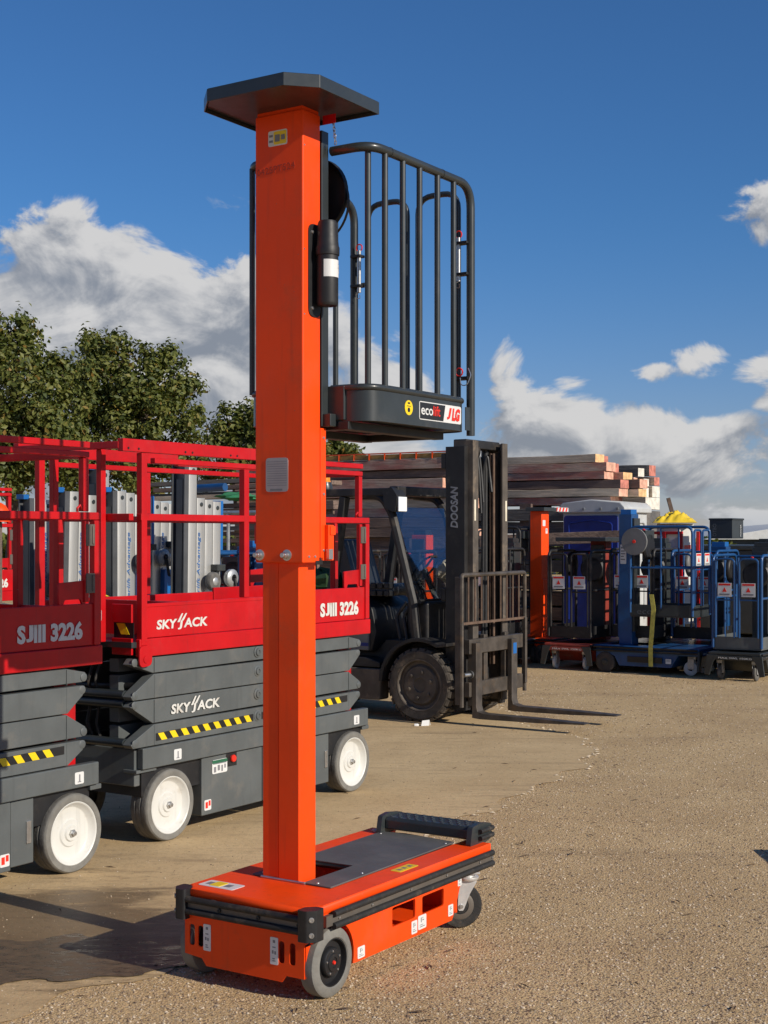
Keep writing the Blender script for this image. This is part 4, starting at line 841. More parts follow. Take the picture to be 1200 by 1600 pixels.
gj.add(*blob(-1.38, .40, 1.24, .30, .24, .12, seed=3)); o = gj.build('green_jacket', greencloth); o.location = FK.location; o.rotation_euler = FK.rotation_euler; tag(o, 'crumpled green cloth lying on the forklift behind its seat', 'cloth')
m = M(); m.add(*blob(-.02, .58, 1.36, .10, .17, .10, n=18, k=12, amp=.10, seed=5)); m.add(*blob(.03, .74, 1.22, .08, .10, .16, n=18, k=12, amp=.12, seed=9)); o = m.build('beige_bag', beige); o.location = FK.location; o.rotation_euler = FK.rotation_euler; tag(o, 'beige cloth bag slumped behind the forklift windscreen', 'bag')
lt_p = ground_pt(658, 1135); m = M(); m.add([(0, 0, .0), (.07, .02, .0), (.075, .03, .055), (.01, .01, .05), (.02, .05, .004), (.09, .06, .004)], [(0, 1, 2, 3), (0, 1, 5, 4), (3, 2, 5, 4)]); m.lathe([(.015, 0), (.016, .03), (.008, .04), (0, .04)], (-.06, .0, .01), 'x', 10); o = m.build('crumpled_wrapper', sticker); o.location = lt_p; tag(o, 'white and black crumpled wrapper on the ground against the forklift tyre', 'litter')

# ================================================================== row of aluminium material lifts behind the scissor lifts
def material_lift(px, Y_, top, n, tall, tilt, label, dark_w=.11, wheel=True, wz=1.12, letter=True):
    p = at(px, HOR, Y_); T = thing('material_lift', (p.x, p.y, 0), ROT, label, 'material lift', 'aluminium material lifts in a row')
    T.rotation_euler = (0, R(tilt), ROT)
    w_ = .098
    for k in range(n):
        hi = top if k else top+tall
        prof = [(-.10, w_*k), (-.004, w_*k), (0, w_*k+.006), (0, w_*k+w_-.010), (-.004, w_*k+w_-.004), (-.10, w_*k+w_-.004)]
        m = M(); m.prism(prof, 'z', .22+.02*k, hi-.012*k); sct = m.build('mast_section', alu, T, .002)
        m = M(); m.lathe([(.017, 0), (.017, .004), (.010, .005), (0, .005)], (0, w_*k+w_/2, hi-.012*k-.05), 'x', 12); m.build('section_bolt', dgrey, sct)
    m = M(); m.box(-.13, -.005, -.012, -.002, .22, top+tall); m.box(-.135, -.122, -.05, -.002, .22, top+tall); m.box(-.014, -.001, -.05, -.002, .22, top+tall); m.prism([(-.10, -.034), (-.035, -.034), (-.035, -.014), (-.10, -.014)], 'z', .3, top+tall-.12); m.build('front_channel', alu_dark, T, .002)
    m = M(); m.box(-.15, -.06, -.06, .0, top+tall-.01, top+tall+.030); m.build('top_cap', bluep, T, .004)
    if n > 2: m = M(); m.box(-.09, -.01, w_*n, w_*n+.035, top-.42, top-.03); m.build('blue_end_strip', bluep, T, .003)
    if letter: text('Superlift Advantage', .046, bluep, T, (.002, .045+.088, 1.10), YZ, width=.62, shear=.2, name='mast_lettering', roll=PI/2)
    if wheel:
        wy = w_*(n-2)+.02; m = M(); m.lathe([(.035, 0), (.066, .004), (.072, .012), (.072, .050), (.066, .058), (.03, .06)], (.035, wy, wz), 'x', 24); wh = m.build('loading_wheel', tyre_mark, T)
        m = M(); m.lathe([(.032, .061), (.024, .066), (.0, .066)], (.035, wy, wz), 'x', 14); m.build('wheel_hub', galv, wh)
        m = M(); m.bar((.04, wy, wz), (.03, wy+.12, wz+.10), .02, .035); m.box(.0, .07, wy+.05, wy+.15, wz+.08, wz+.13); m.build('wheel_bracket', dgrey, T, .004)
        m = M(); m.box(.002, .05, wy-.02, wy+.10, .40, wz-.10); m.build('blue_leg', bluep, T, .006)
        m = M(); m.lathe([(.03, 0), (.06, .006), (.07, .02), (.07, .05), (.06, .06), (.03, .065)], (.02, wy+.24, wz+.02), 'x', 22); m.build('winch_drum', galv, T)
        m = M(); m.tube([(.09, wy+.24, wz+.02), (.10, wy+.26, wz-.12), (.16, wy+.26, wz-.13)], .012, 8); m.build('winch_handle', black, T)
    m = M(); m.box(-.14, .02, -.06, w_*n+.06, .10, .22); m.build('base', bluep, T, .006)
    for yy in (-.02, w_*n+.02): m = M(); m.lathe([(.0, -.02), (.05, -.02), (.055, -.01), (.055, .01), (.05, .02), (0, .02)], (-.06, yy, .055), 'x', 16); m.build('castor', tyre_mark, T)
    return T
material_lift(54, 11.6, 2.00, 3, 0, 0, 'aluminium material lift nearest the left picture edge, blue top cap', wz=1.26)
material_lift(102, 10.8, 2.03, 3, 0, 1.5, 'aluminium material lift with a slight lean behind the rail corner', letter=True, wheel=False)
material_lift(158, 11.4, 1.95, 2, .28, 0, 'aluminium material lift with one raised section, left of the square-ended red rail', wheel=False, letter=False)
material_lift(184, 11.0, 2.04, 4, 0, 0, 'aluminium material lift with four equal sections and large rubber wheel', wz=1.50)
material_lift(232, 11.6, 1.98, 3, 0, 1.5, 'narrow aluminium material lift just right of the red corner post', wz=1.52)
material_lift(291, 11.0, 2.00, 4, .25, .8, 'tallest aluminium material lift with blue end strip, rightmost of the row', wz=1.34)

# ================================================================== small push-around lifts parked behind
dullred = mat('dull_red_paint', (.26, .035, .022), .5, var=.15, wear=.5, dirt=((.30, .24, .2), .5, 7))
def small_lift(loc, rz, label, bodym, framem, cz, mast_h, tubm=None, cap='none', rear='castor', grp='small push-around lifts at the back'):
    T = thing('push_around_lift', loc, rz, label, 'lift', grp); tubm = tubm or framem
    m = M(); m.prism([(-.13, .10), (-.13, .30), (1.20, .30), (1.20, .24), (.95, .24), (.86, .09), (.18, .09), (.12, .2), (0, .255), (-.1, .2)], 'x', -.60, -.02); m.build('chassis', bodym, T, .006)
    m = M(); m.box(-.62, 0, -.15, 1.22, .30, .335); m.build('chassis_top', bodym, T, .010)
    for z in (.275, .315):
        m = M(); m.tube([(.01, 1.20, z), (.01, -.16, z), (-.63, -.16, z), (-.63, 1.20, z)], .013, 8, fl=.03); m.build('bumper', rubber, T)
    m = M(); m.box(-.012, .004, .30, .75, .14, .21); m.build('side_slot', ink, T)
    decal(T, .80, .87, .14, .20, .0045, YZ, LINES[:3], sticker, 'label')
    for x_, s in ((0, 1), (-.62, -1)):
        m = M(); m.lathe([(.05, s*.004), (.082, s*.006), (.112, s*.002), (.125, -s*.008), (.125, -s*.05), (.08, -s*.055)], (x_, 0, .126), 'x', 28); wh = m.build('wheel', tyre_black, T)
        m = M(); m.lathe([(.081, s*.003), (.07, -s*.006), (.03, 0), (.025, s*.006), (0, s*.006)], (x_, 0, .126), 'x', 20); m.build('hub', dgrey, wh)
        m = M(); m.lathe([(.03, -.018), (.075, -.02), (.086, -.012), (.088, 0), (.086, .012), (.075, .02), (.03, .018)], (x_-s*.10, 1.08, .089), 'x', 24); cw_ = m.build('castor_wheel', cabin if bodym is not dgrey else tyre_mark, T)
        m = M(); m.box(x_-s*.10-.03, x_-s*.10-.024, 1.05, 1.13, .08, .235); m.box(x_-s*.10+.024, x_-s*.10+.03, 1.05, 1.13, .08, .235); m.box(x_-s*.10-.03, x_-s*.10+.03, 1.05, 1.15, .20, .235); m.build('castor_fork', galv, T, .003)
    for x_, s in ((-.62, -1), (0, 1)):        # splayed rear corner legs
        m = M(); m.prism([(x_-s*.10, .30), (x_+s*.02, .30), (x_+s*.05, .07), (x_-s*.01, .06), (x_-s*.05, .20)], 'y', 1.21, 1.235); m.build('corner_leg', dgrey, T, .004)
    m = M(); m.box(-.60, -.02, 1.221, 1.232, .245, .295); m.build('rear_plate', bodym, T, .003)
    text('MAX SWL 150KG', .030, sticker, T, (-.12, 1.2335, .258), Matrix(((-1, 0, 0, 0), (0, 0, 1, 0), (0, 1, 0, 0), (0, 0, 0, 1))), width=.40, name='rear_lettering')
    m = M(); m.box(-.42, -.20, .10, .27, .335, mast_h); mt_ = m.build('mast', bodym, T, .006)
    m = M(); m.box(-.40, -.22, .27, .30, .5, mast_h-.05); m.build('mast_rail', dgrey, T, .003)
    decal(mt_, -.385, -.305, mast_h-.20, mast_h-.12, -.0992, XZ, (), sticker, 'label'); decal(mt_, -.30, -.24, mast_h-.30, mast_h-.23, -.0992, XZ, LINES[:3], sticker, 'label'); decal(mt_, .12, .20, mast_h-.62, mast_h-.38, -.1985, YZ, LINES, sticker, 'notice')
    m = M(); m.box(-.41, -.21, .08, .11, .42, mast_h*.55); m.build('battery_cover', bodym, T, .008)
    a0, a1 = .33, 1.13
    m = M(); m.box(-.60, -.02, a0, a1, cz, cz+.025); m.build('platform_floor', tubm, T, .004)
    m = M(); m.wall(fil([(-.60, a0, 0), (-.60, a1, 0), (-.02, a1, 0), (-.02, a0, 0)], .05, 4), .008, cz+.02, cz+.15); m.build('toe_board', tubm, T)
    for x_ in (-.02, -.60):
        m = M(); m.tube([(x_, a0, cz+.05), (x_, a0, cz+1.10), (x_, a1, cz+1.10), (x_, a1, cz+.02)], .018, 10, fl=.09); m.build('guard_rail', framem, T)
        m = M(); m.tube([(x_, a0, cz+.60), (x_, a1, cz+.60)], .014, 8); m.build('mid_rail', framem, T)
        m = M(); m.tube([(x_, .73, cz+.1), (x_, .73, cz+1.1)], .012, 8); m.build('baluster', framem, T)
    m = M(); m.tube([(-.60, a0, cz+1.08), (-.02, a0, cz+1.08)], .016, 8); m.build('front_rail', framem, T)
    for b0, b1 in ((-.565, -.34), (-.28, -.055)):
        m = M(); m.tube([(b0, a1+.01, cz+.14), (b0, a1+.01, cz+1.06), (b1, a1+.01, cz+1.06), (b1, a1+.01, cz+.14)], .013, 8, fl=.06); gt = m.build('gate_hoop', framem, T)
        m = M(); m.tube([(b0, a1+.01, cz+.58), (b1, a1+.01, cz+.58)], .010, 6); m.build('gate_bar', framem, gt)
        m = M(); m.box(b0+.03, b1-.03, a1+.020, a1+.024, cz+.62, cz+.78); sg = m.build('gate_notice', sticker, T)
        m = M(); m.box(b0+.04, b1-.04, a1+.024, a1+.0255, cz+.75, cz+.772); m.prism([(b0+.085, cz+.675), (b1-.085, cz+.675), ((b0+b1)/2, cz+.73)], 'y', a1+.024, a1+.0255); m.build('print', red_print, sg, sm=0)
        m = M(); m.box(b0+.05, b1-.05, a1+.024, a1+.0255, cz+.638, cz+.655); m.build('print', softink, sg, sm=0)
    m = M(); m.lathe([(0, -.02), (.05, -.022), (.06, -.03), (.15, -.026), (.165, -.012), (.168, .005), (.165, .02), (.0, .022)], (-.02+.03, .40, cz+.92), 'x', 32); rl = m.build('cable_reel', mat('reel_grey', (.16, .16, .155), .5, var=.12) if bodym is blue else black, T)
    m = M(); m.lathe([(.022, .022), (.02, .030), (0, .030)], (.01, .40, cz+.92), 'x', 12); m.build('reel_centre', red_print if bodym is blue else dgrey, rl)
    m = M(); m.lathe([(0, .0), (.03, .002), (.15, .004), (.165, .012), (.168, .03), (.15, .05), (.0, .05)], (-.31, .42, cz+.86), 'y', 32); m.build('spare_reel', black, T)
    m = M(); m.box(-.45, -.17, a0+.02, a0+.14, cz+.95, cz+1.06); m.build('control_box', dgrey, T, .008)
    m = M(); m.lathe([(.018, 0), (.022, .012), (0, .02)], (-.25, a0+.08, cz+1.06), 'z', 10); m.build('stop_button', red_print, T)
    if cap == 'striped':
        m = M(); m.box(-.50, -.12, .02, .30, mast_h, mast_h+.05); cp = m.build('mast_cap', dgrey, T, .003)
        m = M(); m.box(-.13, .30, .05, .08, mast_h, mast_h+.055); sp_ = m.build('striped_board', sticker, T)
        for k in range(4): m = M(); m.prism([(-.10+k*.10, mast_h+.002), (-.05+k*.10, mast_h+.002), (-.02+k*.10, mast_h+.053), (-.07+k*.10, mast_h+.053)], 'y', .0485, .0495); m.build('red_stripe', red_print, sp_, sm=0)
    elif cap == 'dark':
        m = M(); m.prism([(-.62, -.05), (-.50, -.15), (-.12, -.15), (0, -.05), (0, .9), (-.62, .9)], 'z', mast_h, mast_h+.05); m.build('mast_cap', dgrey, T, .004)
    else:
        m = M(); m.box(-.40, -.22, .115, .255, mast_h, mast_h+.06); m.build('mast_cap', bluep if bodym is blue else dgrey, T, .004)
    return T
R3P = ground_pt(945, 1050); rz_v, rz_cam, rz_left = ROT-PI/2, ROT-PI, ROT+PI/2
L3 = small_lift(R3P, rz_v, 'blue push-around lift seen from its side with a yellow strap hanging from the platform', blue, blue, .70, 1.96, dgrey)
L2 = small_lift(ground_pt(857, 1044)+U*1.1, rz_cam, 'black-caged orange lift with twin gates facing, between fork guard and blue lift', dullred, fkblack, .40, 1.62, black, cap='dark')
L4 = small_lift(ground_pt(1113, 1061)+U*1.1, rz_cam, 'blue push-around lift at the right picture edge with twin notice gates facing', dgrey, blue, .36, 1.55, grey)
m = M(); m.box(-.40, -.22, .085, .12, .4, 1.5); m.build('mast_front', blue, L4, .004)
L1 = small_lift(ground_pt(846, 1037)+U*.62+V*.0, rz_left, 'orange lift with red and white striped board on its mast, right of the forklift', orange, fkblack, .70, 2.02, black, cap='striped')
L5 = small_lift(ground_pt(1120, 1061)+U*2.7, rz_cam, 'dark lift with broad flat cap carrying a dark box, behind the rightmost blue lift', dgrey, dgrey, .40, 1.60, black, cap='dark')
L6 = small_lift(ground_pt(1030, 1050)+U*1.5, rz_cam, 'blue lift half hidden behind the strapped blue lift', blue, blue, .40, 1.55, black)
L7 = small_lift(ground_pt(640, 1040), rz_cam, 'orange lift seen dimly through the forklift cab', orange, fkblack, .40, 1.70, black)
L8 = small_lift(at(372, HOR, 15.2)-Vector((0, 0, CAMH)), rz_cam, 'blue lift seen under the red rail left of the orange mast', blue, blue, .42, 1.58, dgrey)
L9 = small_lift(at(430, HOR, 16.0)-Vector((0, 0, CAMH)), rz_cam, 'dark-bodied blue-caged lift mostly hidden behind the orange mast', dgrey, blue, .42, 1.56, dgrey)
L10 = small_lift(at(775, HOR, 19.3)-Vector((0, 0, CAMH)), rz_cam, 'black lift standing in the dark behind the forklift mast', dgrey, fkblack, .42, 1.6, black)
for src, px, back, lab in ((L5, 1085, 3.3, 'dark lift in the second row behind the gap between the blue lifts'), (L6, 1160, 1.9, 'blue lift in the second row just left of the dark box'), (L10, 905, 2.0, 'black lift in the second row behind the orange mast of the caged lift')):
    c = copy_tree(src); c.location = ground_pt(px, 1055)+U*back; c['label'] = lab
m = M(); m.box(0, 5.5, 0, 2.0, .08, 1.45); m.box(-.03, 5.53, -.03, 2.03, 1.45, 1.53); o = m.build('storage_bin', grey_box, bev=.02); o.location = at(985, HOR, 24.5)-Vector((0, 0, CAMH)); o.rotation_euler = (0, 0, ROT); tag(o, 'long low dark storage bin closing the yard behind the blue lifts', 'bin')
# yellow strap
m = M(); sp0 = [(.035, .63, .98), (.04, .66, .80), (.028, .635, .55), (.035, .62, .335), (.030, .62, .10)]; m.add([(x, y+dy, z) for dy in (-.028, .028) for x, y, z in sp0]+[(x+.004, y+dy, z) for dy in (-.028, .028) for x, y, z in sp0], [(i, i+1, i+6, i+5) for i in range(4)]+[(i+10, i+15, i+16, i+11) for i in range(4)]+[(i, i+10, i+11, i+1) for i in range(4)]+[(i+5, i+6, i+16, i+15) for i in range(4)])
o = m.build('ratchet_strap', mat('strap_yellow', (.55, .50, .10), .8, var=.15, vs_=20)); o.location = R3P; o.rotation_euler = (0, 0, rz_v); tag(o, 'faded yellow webbing strap hanging over the blue lift platform', 'strap')
text('eco', .10, mat('dull_lettering', (.09, .10, .11), .5), L3, (-.014, .42, .735), YZ, width=.20, name='tub_lettering')
# dark box on the cap of the rear lift
bp = at(1136, 838, 19.4); m = M(); m.box(-.16, .16, -.30, .14, 0, .27); m.box(-.17, .17, -.31, .15, .25, .275); o = m.build('equipment_box', grey_box, bev=.008); o.location = (bp.x+.02, bp.y+.0, 1.651); o.rotation_euler = (0, 0, ROT); tag(o, 'dark rectangular equipment box standing on the flat cap at right', 'box')
text('OTBO', .07, mat('faint_lettering', (.15, .16, .165), .5), o, (-.06, -.3015-.010, .03), XZ, width=.17, roll=PI/2); text('POWER', .05, sticker, o, (.1705, .02, .03), YZ, width=.16, roll=PI/2)

# ================================================================== timber stacks
def beam(parent, a0, a1, y0, y1, z0, z1, mt, em, skew=0):
    m = M(); n = 6; r2 = random.Random(int(z0*1000+a1*77)); vs2 = []; 
    for k in range(n+1):
        x = a0+(a1-a0)*k/n; dz_ = (0 if k in (0,) else r2.uniform(-.010, .010)); dy_ = r2.uniform(-.012, .012)
        vs2 += [(x, y0+dy_, z0+dz_*.5), (x, y0+dy_, z1+dz_), (x, y1+dy_, z1+dz_), (x, y1+dy_, z0+dz_*.5)]
    m.add(vs2, [(4*k+i, 4*k+(i+1) % 4, 4*k+4+(i+1) % 4, 4*k+4+i) for k in range(n) for i in range(4)]); m.cur = 1
    m.add([vs2[4*n+i] for i in range(4)], [(0, 1, 2, 3)]); m.add([vs2[i] for i in range(4)], [(3, 2, 1, 0)])
    return m.build('beam', [mt, em], parent, .006, sm=30)
TP = at(930, HOR, 22.3); TP.z = 0
TS = thing('timber_stack', TP, ROT, 'high stack of weathered timber beams with painted ends behind the forklift mast', 'timber stack')
rows = [(.0, tim_brn, end_yel), (.19, tim_red, end_pink), (.16, tim_red, end_pink), (.42, tim_gry, end_red), (.40, tim_brn, end_pink), (.25, tim_red, end_pink)]
z = 2.965
for i, (dx_, mt, em) in enumerate(rows):
    hgt = (.125, .135, .115, .135, .12, .12)[i]
    if i == 3: mt = tim_drk
    L = [(.0, .34, dx_)]+([(.36, .70, dx_+.16)] if i in (2, 3, 4) else [(.36, .7, dx_-.1)])
    for y0, y1, e in L: beam(TS, -4.0, e, y0+random.uniform(-.03, .03), y1, z-hgt, z, mt, (em if y0 < .1 else random.choice([end_red, end_pink, end_yel])))
    z -= hgt+.008
z = 2.12
for i in range(5):
    beam(TS, -4.2, .25+.1*(i % 2), -.10+.06*(i % 2), .8, z-.19, z, tim_gry, tim_gry); z -= .205
for i in range(4): m = M(); m.box(-3.8+i*1.25, -3.6+i*1.25, -.05, .7, z+.0, 2.2); m.build('bearer_post', tim_drk, TS)
for i in range(4): beam(TS, -4.2, .2, .05, .8, .1+.24*i, .3+.24*i, tim_drk, tim_drk)
TP2 = at(655, HOR, 22.0); TP2.z = 0
TS2 = thing('timber_stack', TP2, ROT, 'stack of red-brown timber beams under orange shutter panels behind the forklift cab', 'timber stack')
z = 2.86
for i, hgt in enumerate((.145, .12, .15, .135, .16, .14, .15, .14, .15, .14)):
    mt = (tim_red, tim_drk, tim_red, tim_red, tim_brn, tim_red, tim_drk, tim_drk, tim_drk, tim_drk)[i]
    beam(TS2, -3.6, .62+.2*math.sin(i*2.1), -.02+.05*math.sin(i*1.7), .55, z-hgt, z, mt, end_pink if i < 8 else tim_drk); z -= hgt+.008
for i in range(6): beam(TS2, -3.6, .3, .05, .55, z-.2, z, tim_drk, tim_drk); z -= .21
SHP = thing('shutter_panels', TP2, ROT, 'orange-edged ribbed shutter panels lying on top of the timber stack', 'panels')
m = M(); m.box(-3.0, .70, -.02, .62, 2.872, 2.882); m.build('panel_sheet', tim_brn, SHP)
m = M(); m.box(-3.0, .70, -.03, -.015, 2.965, 2.985); m.build('edge_lip', orange_old, SHP)
for k in range(13): m = M(); m.box(-2.95+k*.29, -2.938+k*.29, -.035, -.005, 2.875, 2.975); m.build('rib', orange_old, SHP)
m = M(); m.box(-3.0, .70, -.004, .02, 2.882, 2.96); m.build('back_sheet', mat('ply_ochre', (.34, .2, .06), .8, var=.25), SHP)
# more beam ends stacked further right
TP3 = at(1000, HOR, 23.2); TP3.z = 0
TS3 = thing('timber_stack', TP3, ROT, 'short stack of pale and red ended timbers behind the blue cabin', 'timber stack')
for a1, y0, y1, z0, z1, mt, em in ((.05, 0, .25, 2.32, 2.47, tim_gry, end_wht), (.10, .28, .6, 2.32, 2.50, tim_brn, end_wht), (-.10, -.02, .14, 2.49, 2.64, tim_gry, end_pink), (.0, .16, .38, 2.49, 2.62, tim_brn, end_wht), (.08, .40, .62, 2.52, 2.66, tim_red, end_red), (-.05, .05, .3, 2.66, 2.80, tim_gry, end_wht), (.02, .33, .6, 2.68, 2.86, tim_gry, end_red), (.1, .0, .6, 2.12, 2.31, tim_brn, end_wht), (.1, .0, .6, 1.2, 2.10, tim_gry, tim_gry), (.1, 0, .6, .1, 1.18, tim_drk, tim_drk)):
    beam(TS3, a1-1.4, a1, y0, y1, z0, z1, mt, em)
# long brown plank resting across the lifts
p0 = at(862, 842, 20.9); p1 = at(972, 838, 20.5); m = M(); d = (p1-p0).normalized(); m.bar(p0-d*2.2, p1, .24, .17); o = m.build('scaffold_plank', tim_drk, bev=.006); tag(o, 'long dark brown plank lying level below the blue cabin', 'plank')
# pile of boards and blue tube on the left
BP = at(398, HOR, 20.5); BP.z = 0
BS = thing('board_pile', BP, ROT, 'untidy pile of long grey boards left of the orange mast', 'board pile')
for i in range(14):
    z0 = 1.35+.088*i; L = random.uniform(2.4, 3.0); m = M(); yo = random.uniform(-.1, .15)
    m.bar((-1.9+random.uniform(-.2, .2), yo, z0+random.uniform(-.06, .02)), (1.2+random.uniform(-.2, .3), yo, z0+random.uniform(-.02, .06)), .25, .06); m.build('board', random.choice([tim_brn, tim_gry, tim_drk]), BS, .004)
for k in range(4): m = M(); m.box(-1.6+k*.8, -1.4+k*.8, -.1, .2, 0, 1.36); m.build('bearer', tim_drk, BS)
m = M(); m.tube([at(296, 764, 19.6), at(352, 761, 19.2)], .055, 12); o = m.build('blue_pipe', blue); tag(o, 'blue plastic pipe lying on the board pile', 'pipe')
m = M(); m.add(*blob(*at(372, 776, 19.4), .28, .2, .05, seed=12)); o = m.build('green_rope', mat('green_rope', (.03, .19, .08), .8, var=.3)); tag(o, 'tangle of green rope on the board pile', 'rope')
# galvanised barrier
GB = thing('galvanised_barrier', at(326, HOR, 16.8)-Vector((0, 0, CAMH)), ROT, 'galvanised tube barrier panel behind the red rail left of the mast', 'barrier')
for z in (.25, 1.35, 1.96): m = M(); m.tube([(-.2, 0, z), (1.3, 0, z)], .024, 8); m.build('rail', galv, GB)
for k in range(7): m = M(); m.tube([(-.2+k*.25, 0, 0 if k in (0, 6) else .25), (-.2+k*.25, 0, 1.98 if k % 2 else 1.98)], .022, 8); m.build('upright', galv, GB)
# portable cabin
PC = thing('portable_cabin', at(973, HOR, 21.6)-Vector((0, 0, CAMH)), ROT, 'portable toilet cabin with navy door side and white roof', 'cabin')
m = M(); m.box(-1.0, 0, 0, .95, .15, 2.06); m.build('body', cabin, PC, .02)
m = M(); m.prism([(p.x, p.y) for p in fil([(-.97, .15, 0), (-.07, .15, 0), (-.07, 2.0, 0), (-.97, 2.0, 0)], .05, 3, closed=True)], 'y', -.03, .002); dr = m.build('door', navy, PC, .008)
m = M(); m.tube(fil([(-.88, -.035, .4), (-.88, -.035, 1.88), (-.5, -.035, 1.93), (-.16, -.035, 1.88), (-.16, -.035, .4)], .06), .012, 6); m.build('door_moulding', navy, dr)
m = M(); m.lathe([(.05, 0), (.04, -.02), (0, -.02)], (-.45, -.03, 1.62), 'y', 14); m.build('door_vent', navy, dr)
m = M(); m.prism([(-1.06, 2.04), (.06, 2.04), (.06, 2.12), (-.02, 2.20), (-.5, 2.245), (-.98, 2.20), (-1.06, 2.12)], 'y', -.06, 1.0); m.build('roof', cabin, PC, .02)
for k in range(4): m = M(); m.lathe([(.022, 0), (.022, -.012), (0, -.013)], (-.9+k*.28, -.058, 2.10), 'y', 10); m.build('roof_plug', mat('roof_plug', (.25, .26, .26), .6), PC)
m = M(); m.tube(fil([(.012, .12, .4), (.012, .12, 1.9), (.012, .82, 1.9), (.012, .82, .4)], .1), .02, 6); m.build('side_moulding', cabin, PC)
# white cabinet in a red frame, tarp over it
WC = thing('white_cabinet', at(1062, HOR, 19.6)-Vector((0, 0, CAMH)), ROT, 'white cabinet in a red tube frame under the yellow tarp', 'cabinet')
m = M(); m.box(-.34, .0, 0, .55, .3, 1.86); m.build('body', white, WC, .015)
for x_, y_ in ((-.42, -.05), (-.2, -.05), (.04, -.05), (.04, .6)): m = M(); m.bar((x_, y_, 0), (x_, y_, 1.75), .045, .045); m.build('frame_post', red, WC, .004)
for z in (.75, 1.73): m = M(); m.bar((-.44, -.05, z), (.06, -.05, z), .04, .04); m.build('frame_rail', red, WC, .004)
m = M(); m.box(.0, .012, .12, .40, 1.0, 1.6); sgn = m.build('notice_panel', sticker, WC)
m = M(); m.box(.012, .014, .14, .38, 1.46, 1.56); m.build('print', red_print, sgn)
m = M(); nx, ny = 44, 26; tv = []; tf = []; tq = at(1054, 810, 19.8)
for j in range(ny+1):
    for i in range(nx+1):
        u_, v_ = i/nx*2-1, j/ny*2-1; hgt = max(0, 1-abs(u_)**2.6)*max(0, 1-abs(v_)**2.2)
        z_ = .05*hgt*(1+.4*math.sin(5.1*u_+1.1+v_))+.030*abs(math.sin(9*u_+3.2*v_+1.2*math.sin(5*v_)))*hgt+.022*math.sin(15*u_-7*v_)*hgt-.06*(1-hgt)
        tv.append((tq.x+.31*u_+.05*v_, tq.y+.30*v_, tq.z+z_))
for j in range(ny):
    for i in range(nx): k_ = j*(nx+1)+i; tf.append((k_, k_+1, k_+nx+2, k_+nx+1))
m.add(tv, tf)
o = m.build('yellow_tarp', tarp, sm=60); tag(o, 'crumpled yellow tarp heaped above the white cabinet', 'tarp')
m = M(); m.bar(at(1050, 800, 20.3), at(1044, 778, 20.3), .05, .05); o = m.build('brown_stake', brown_rail); tag(o, 'short brown stake sticking up behind the yellow tarp', 'stake')
m = M(); m.box(0, .45, 0, .4, 0, .20)  # unseen crate, added only to cast a shadow into view from the right
for z in (.02, .11): m.box(-.012, .462, -.012, .412, z, z+.07)
o = m.build('shadow_caster', tim_brn, bev=.004); o.location = (2.30, 7.08, 0); tag(o, 'unseen crate added beyond the right picture edge to cast the shadow on the gravel', 'crate')
# orange hat-like buoy at the far left
hp = at(-4, 800, 13.2); m = M(); m.lathe([(.11, -.09), (.112, -.05), (.10, .02), (.075, .06), (.035, .085), (0, .09)], hp, 'z', 24); o = m.build('orange_dome', orange); tag(o, 'round orange dome showing at the left picture edge beside the red post', 'dome')
m = M(); m.box(-.4, .02, -.1, .1, 0, hp.z-.09); o = m.build('brown_crate', tim_drk, bev=.01); o.location = (hp.x, hp.y, 0); tag(o, 'brown crate under the orange dome at the left edge', 'crate')
# yellow rope on the nearest lift
m = M(); m.tube(fil([at(152, 915, 10.3), at(155, 925, 10.25), at(153, 938, 10.3), at(157, 928, 10.2), at(166, 931, 10.2), at(176, 935, 10.2)], .03), .007, 6); o = m.build('yellow_rope', tarp); tag(o, 'knotted yellow rope between the two scissor lifts', 'rope')
# distant shed and hedge
FS = thing('distant_shed', Vector((17.6, 62, 0)), R(8), 'low pale-roofed shed far off at the right picture edge', 'shed')
m = M(); m.prism([(-4, 1.5), (8, 1.5), (8, 1.9), (3, 2.25), (-1, 1.95)], 'y', 0, 9); m.build('roof', cabin, FS, .02); m = M(); m.box(-3.8, 8, .3, 8.8, 0, 1.5); m.build('wall', grey_box, FS)

# ================================================================== trees
def leaf_material():
    m = bpy.data.materials.new('oak_leaves'); m.use_nodes = True; t = m.node_tree; b = t.nodes['Principled BSDF']
    gi = node(t, 'ShaderNodeAttribute', attribute_name='tint')
    k = mixc(t, X(t, gi.outputs['Fac']).ss(.0, .75), (.052, .076, .016), (.158, .168, .037)); k = mixc(t, X(t, gi.outputs['Fac']).ss(.86, 1.0), k, (.26, .15, .03))
    t.links.new(k, b.inputs['Base Color']); b.inputs['Roughness'].default_value = .55; b.inputs['Specular IOR Level'].default_value = .35
    tl = node(t, 'ShaderNodeBsdfTranslucent'); t.links.new(mixc(t, 1.0, k, (.9, 1.1, .5), 'MULTIPLY'), tl.inputs[0])
    mx = node(t, 'ShaderNodeMixShader'); mx.inputs[0].default_value = .25; t.links.new(b.outputs[0], mx.inputs[1]); t.links.new(tl.outputs[0], mx.inputs[2]); t.links.new(mx.outputs[0], t.nodes['Material Output'].inputs[0])
    return m
leafm = leaf_material()
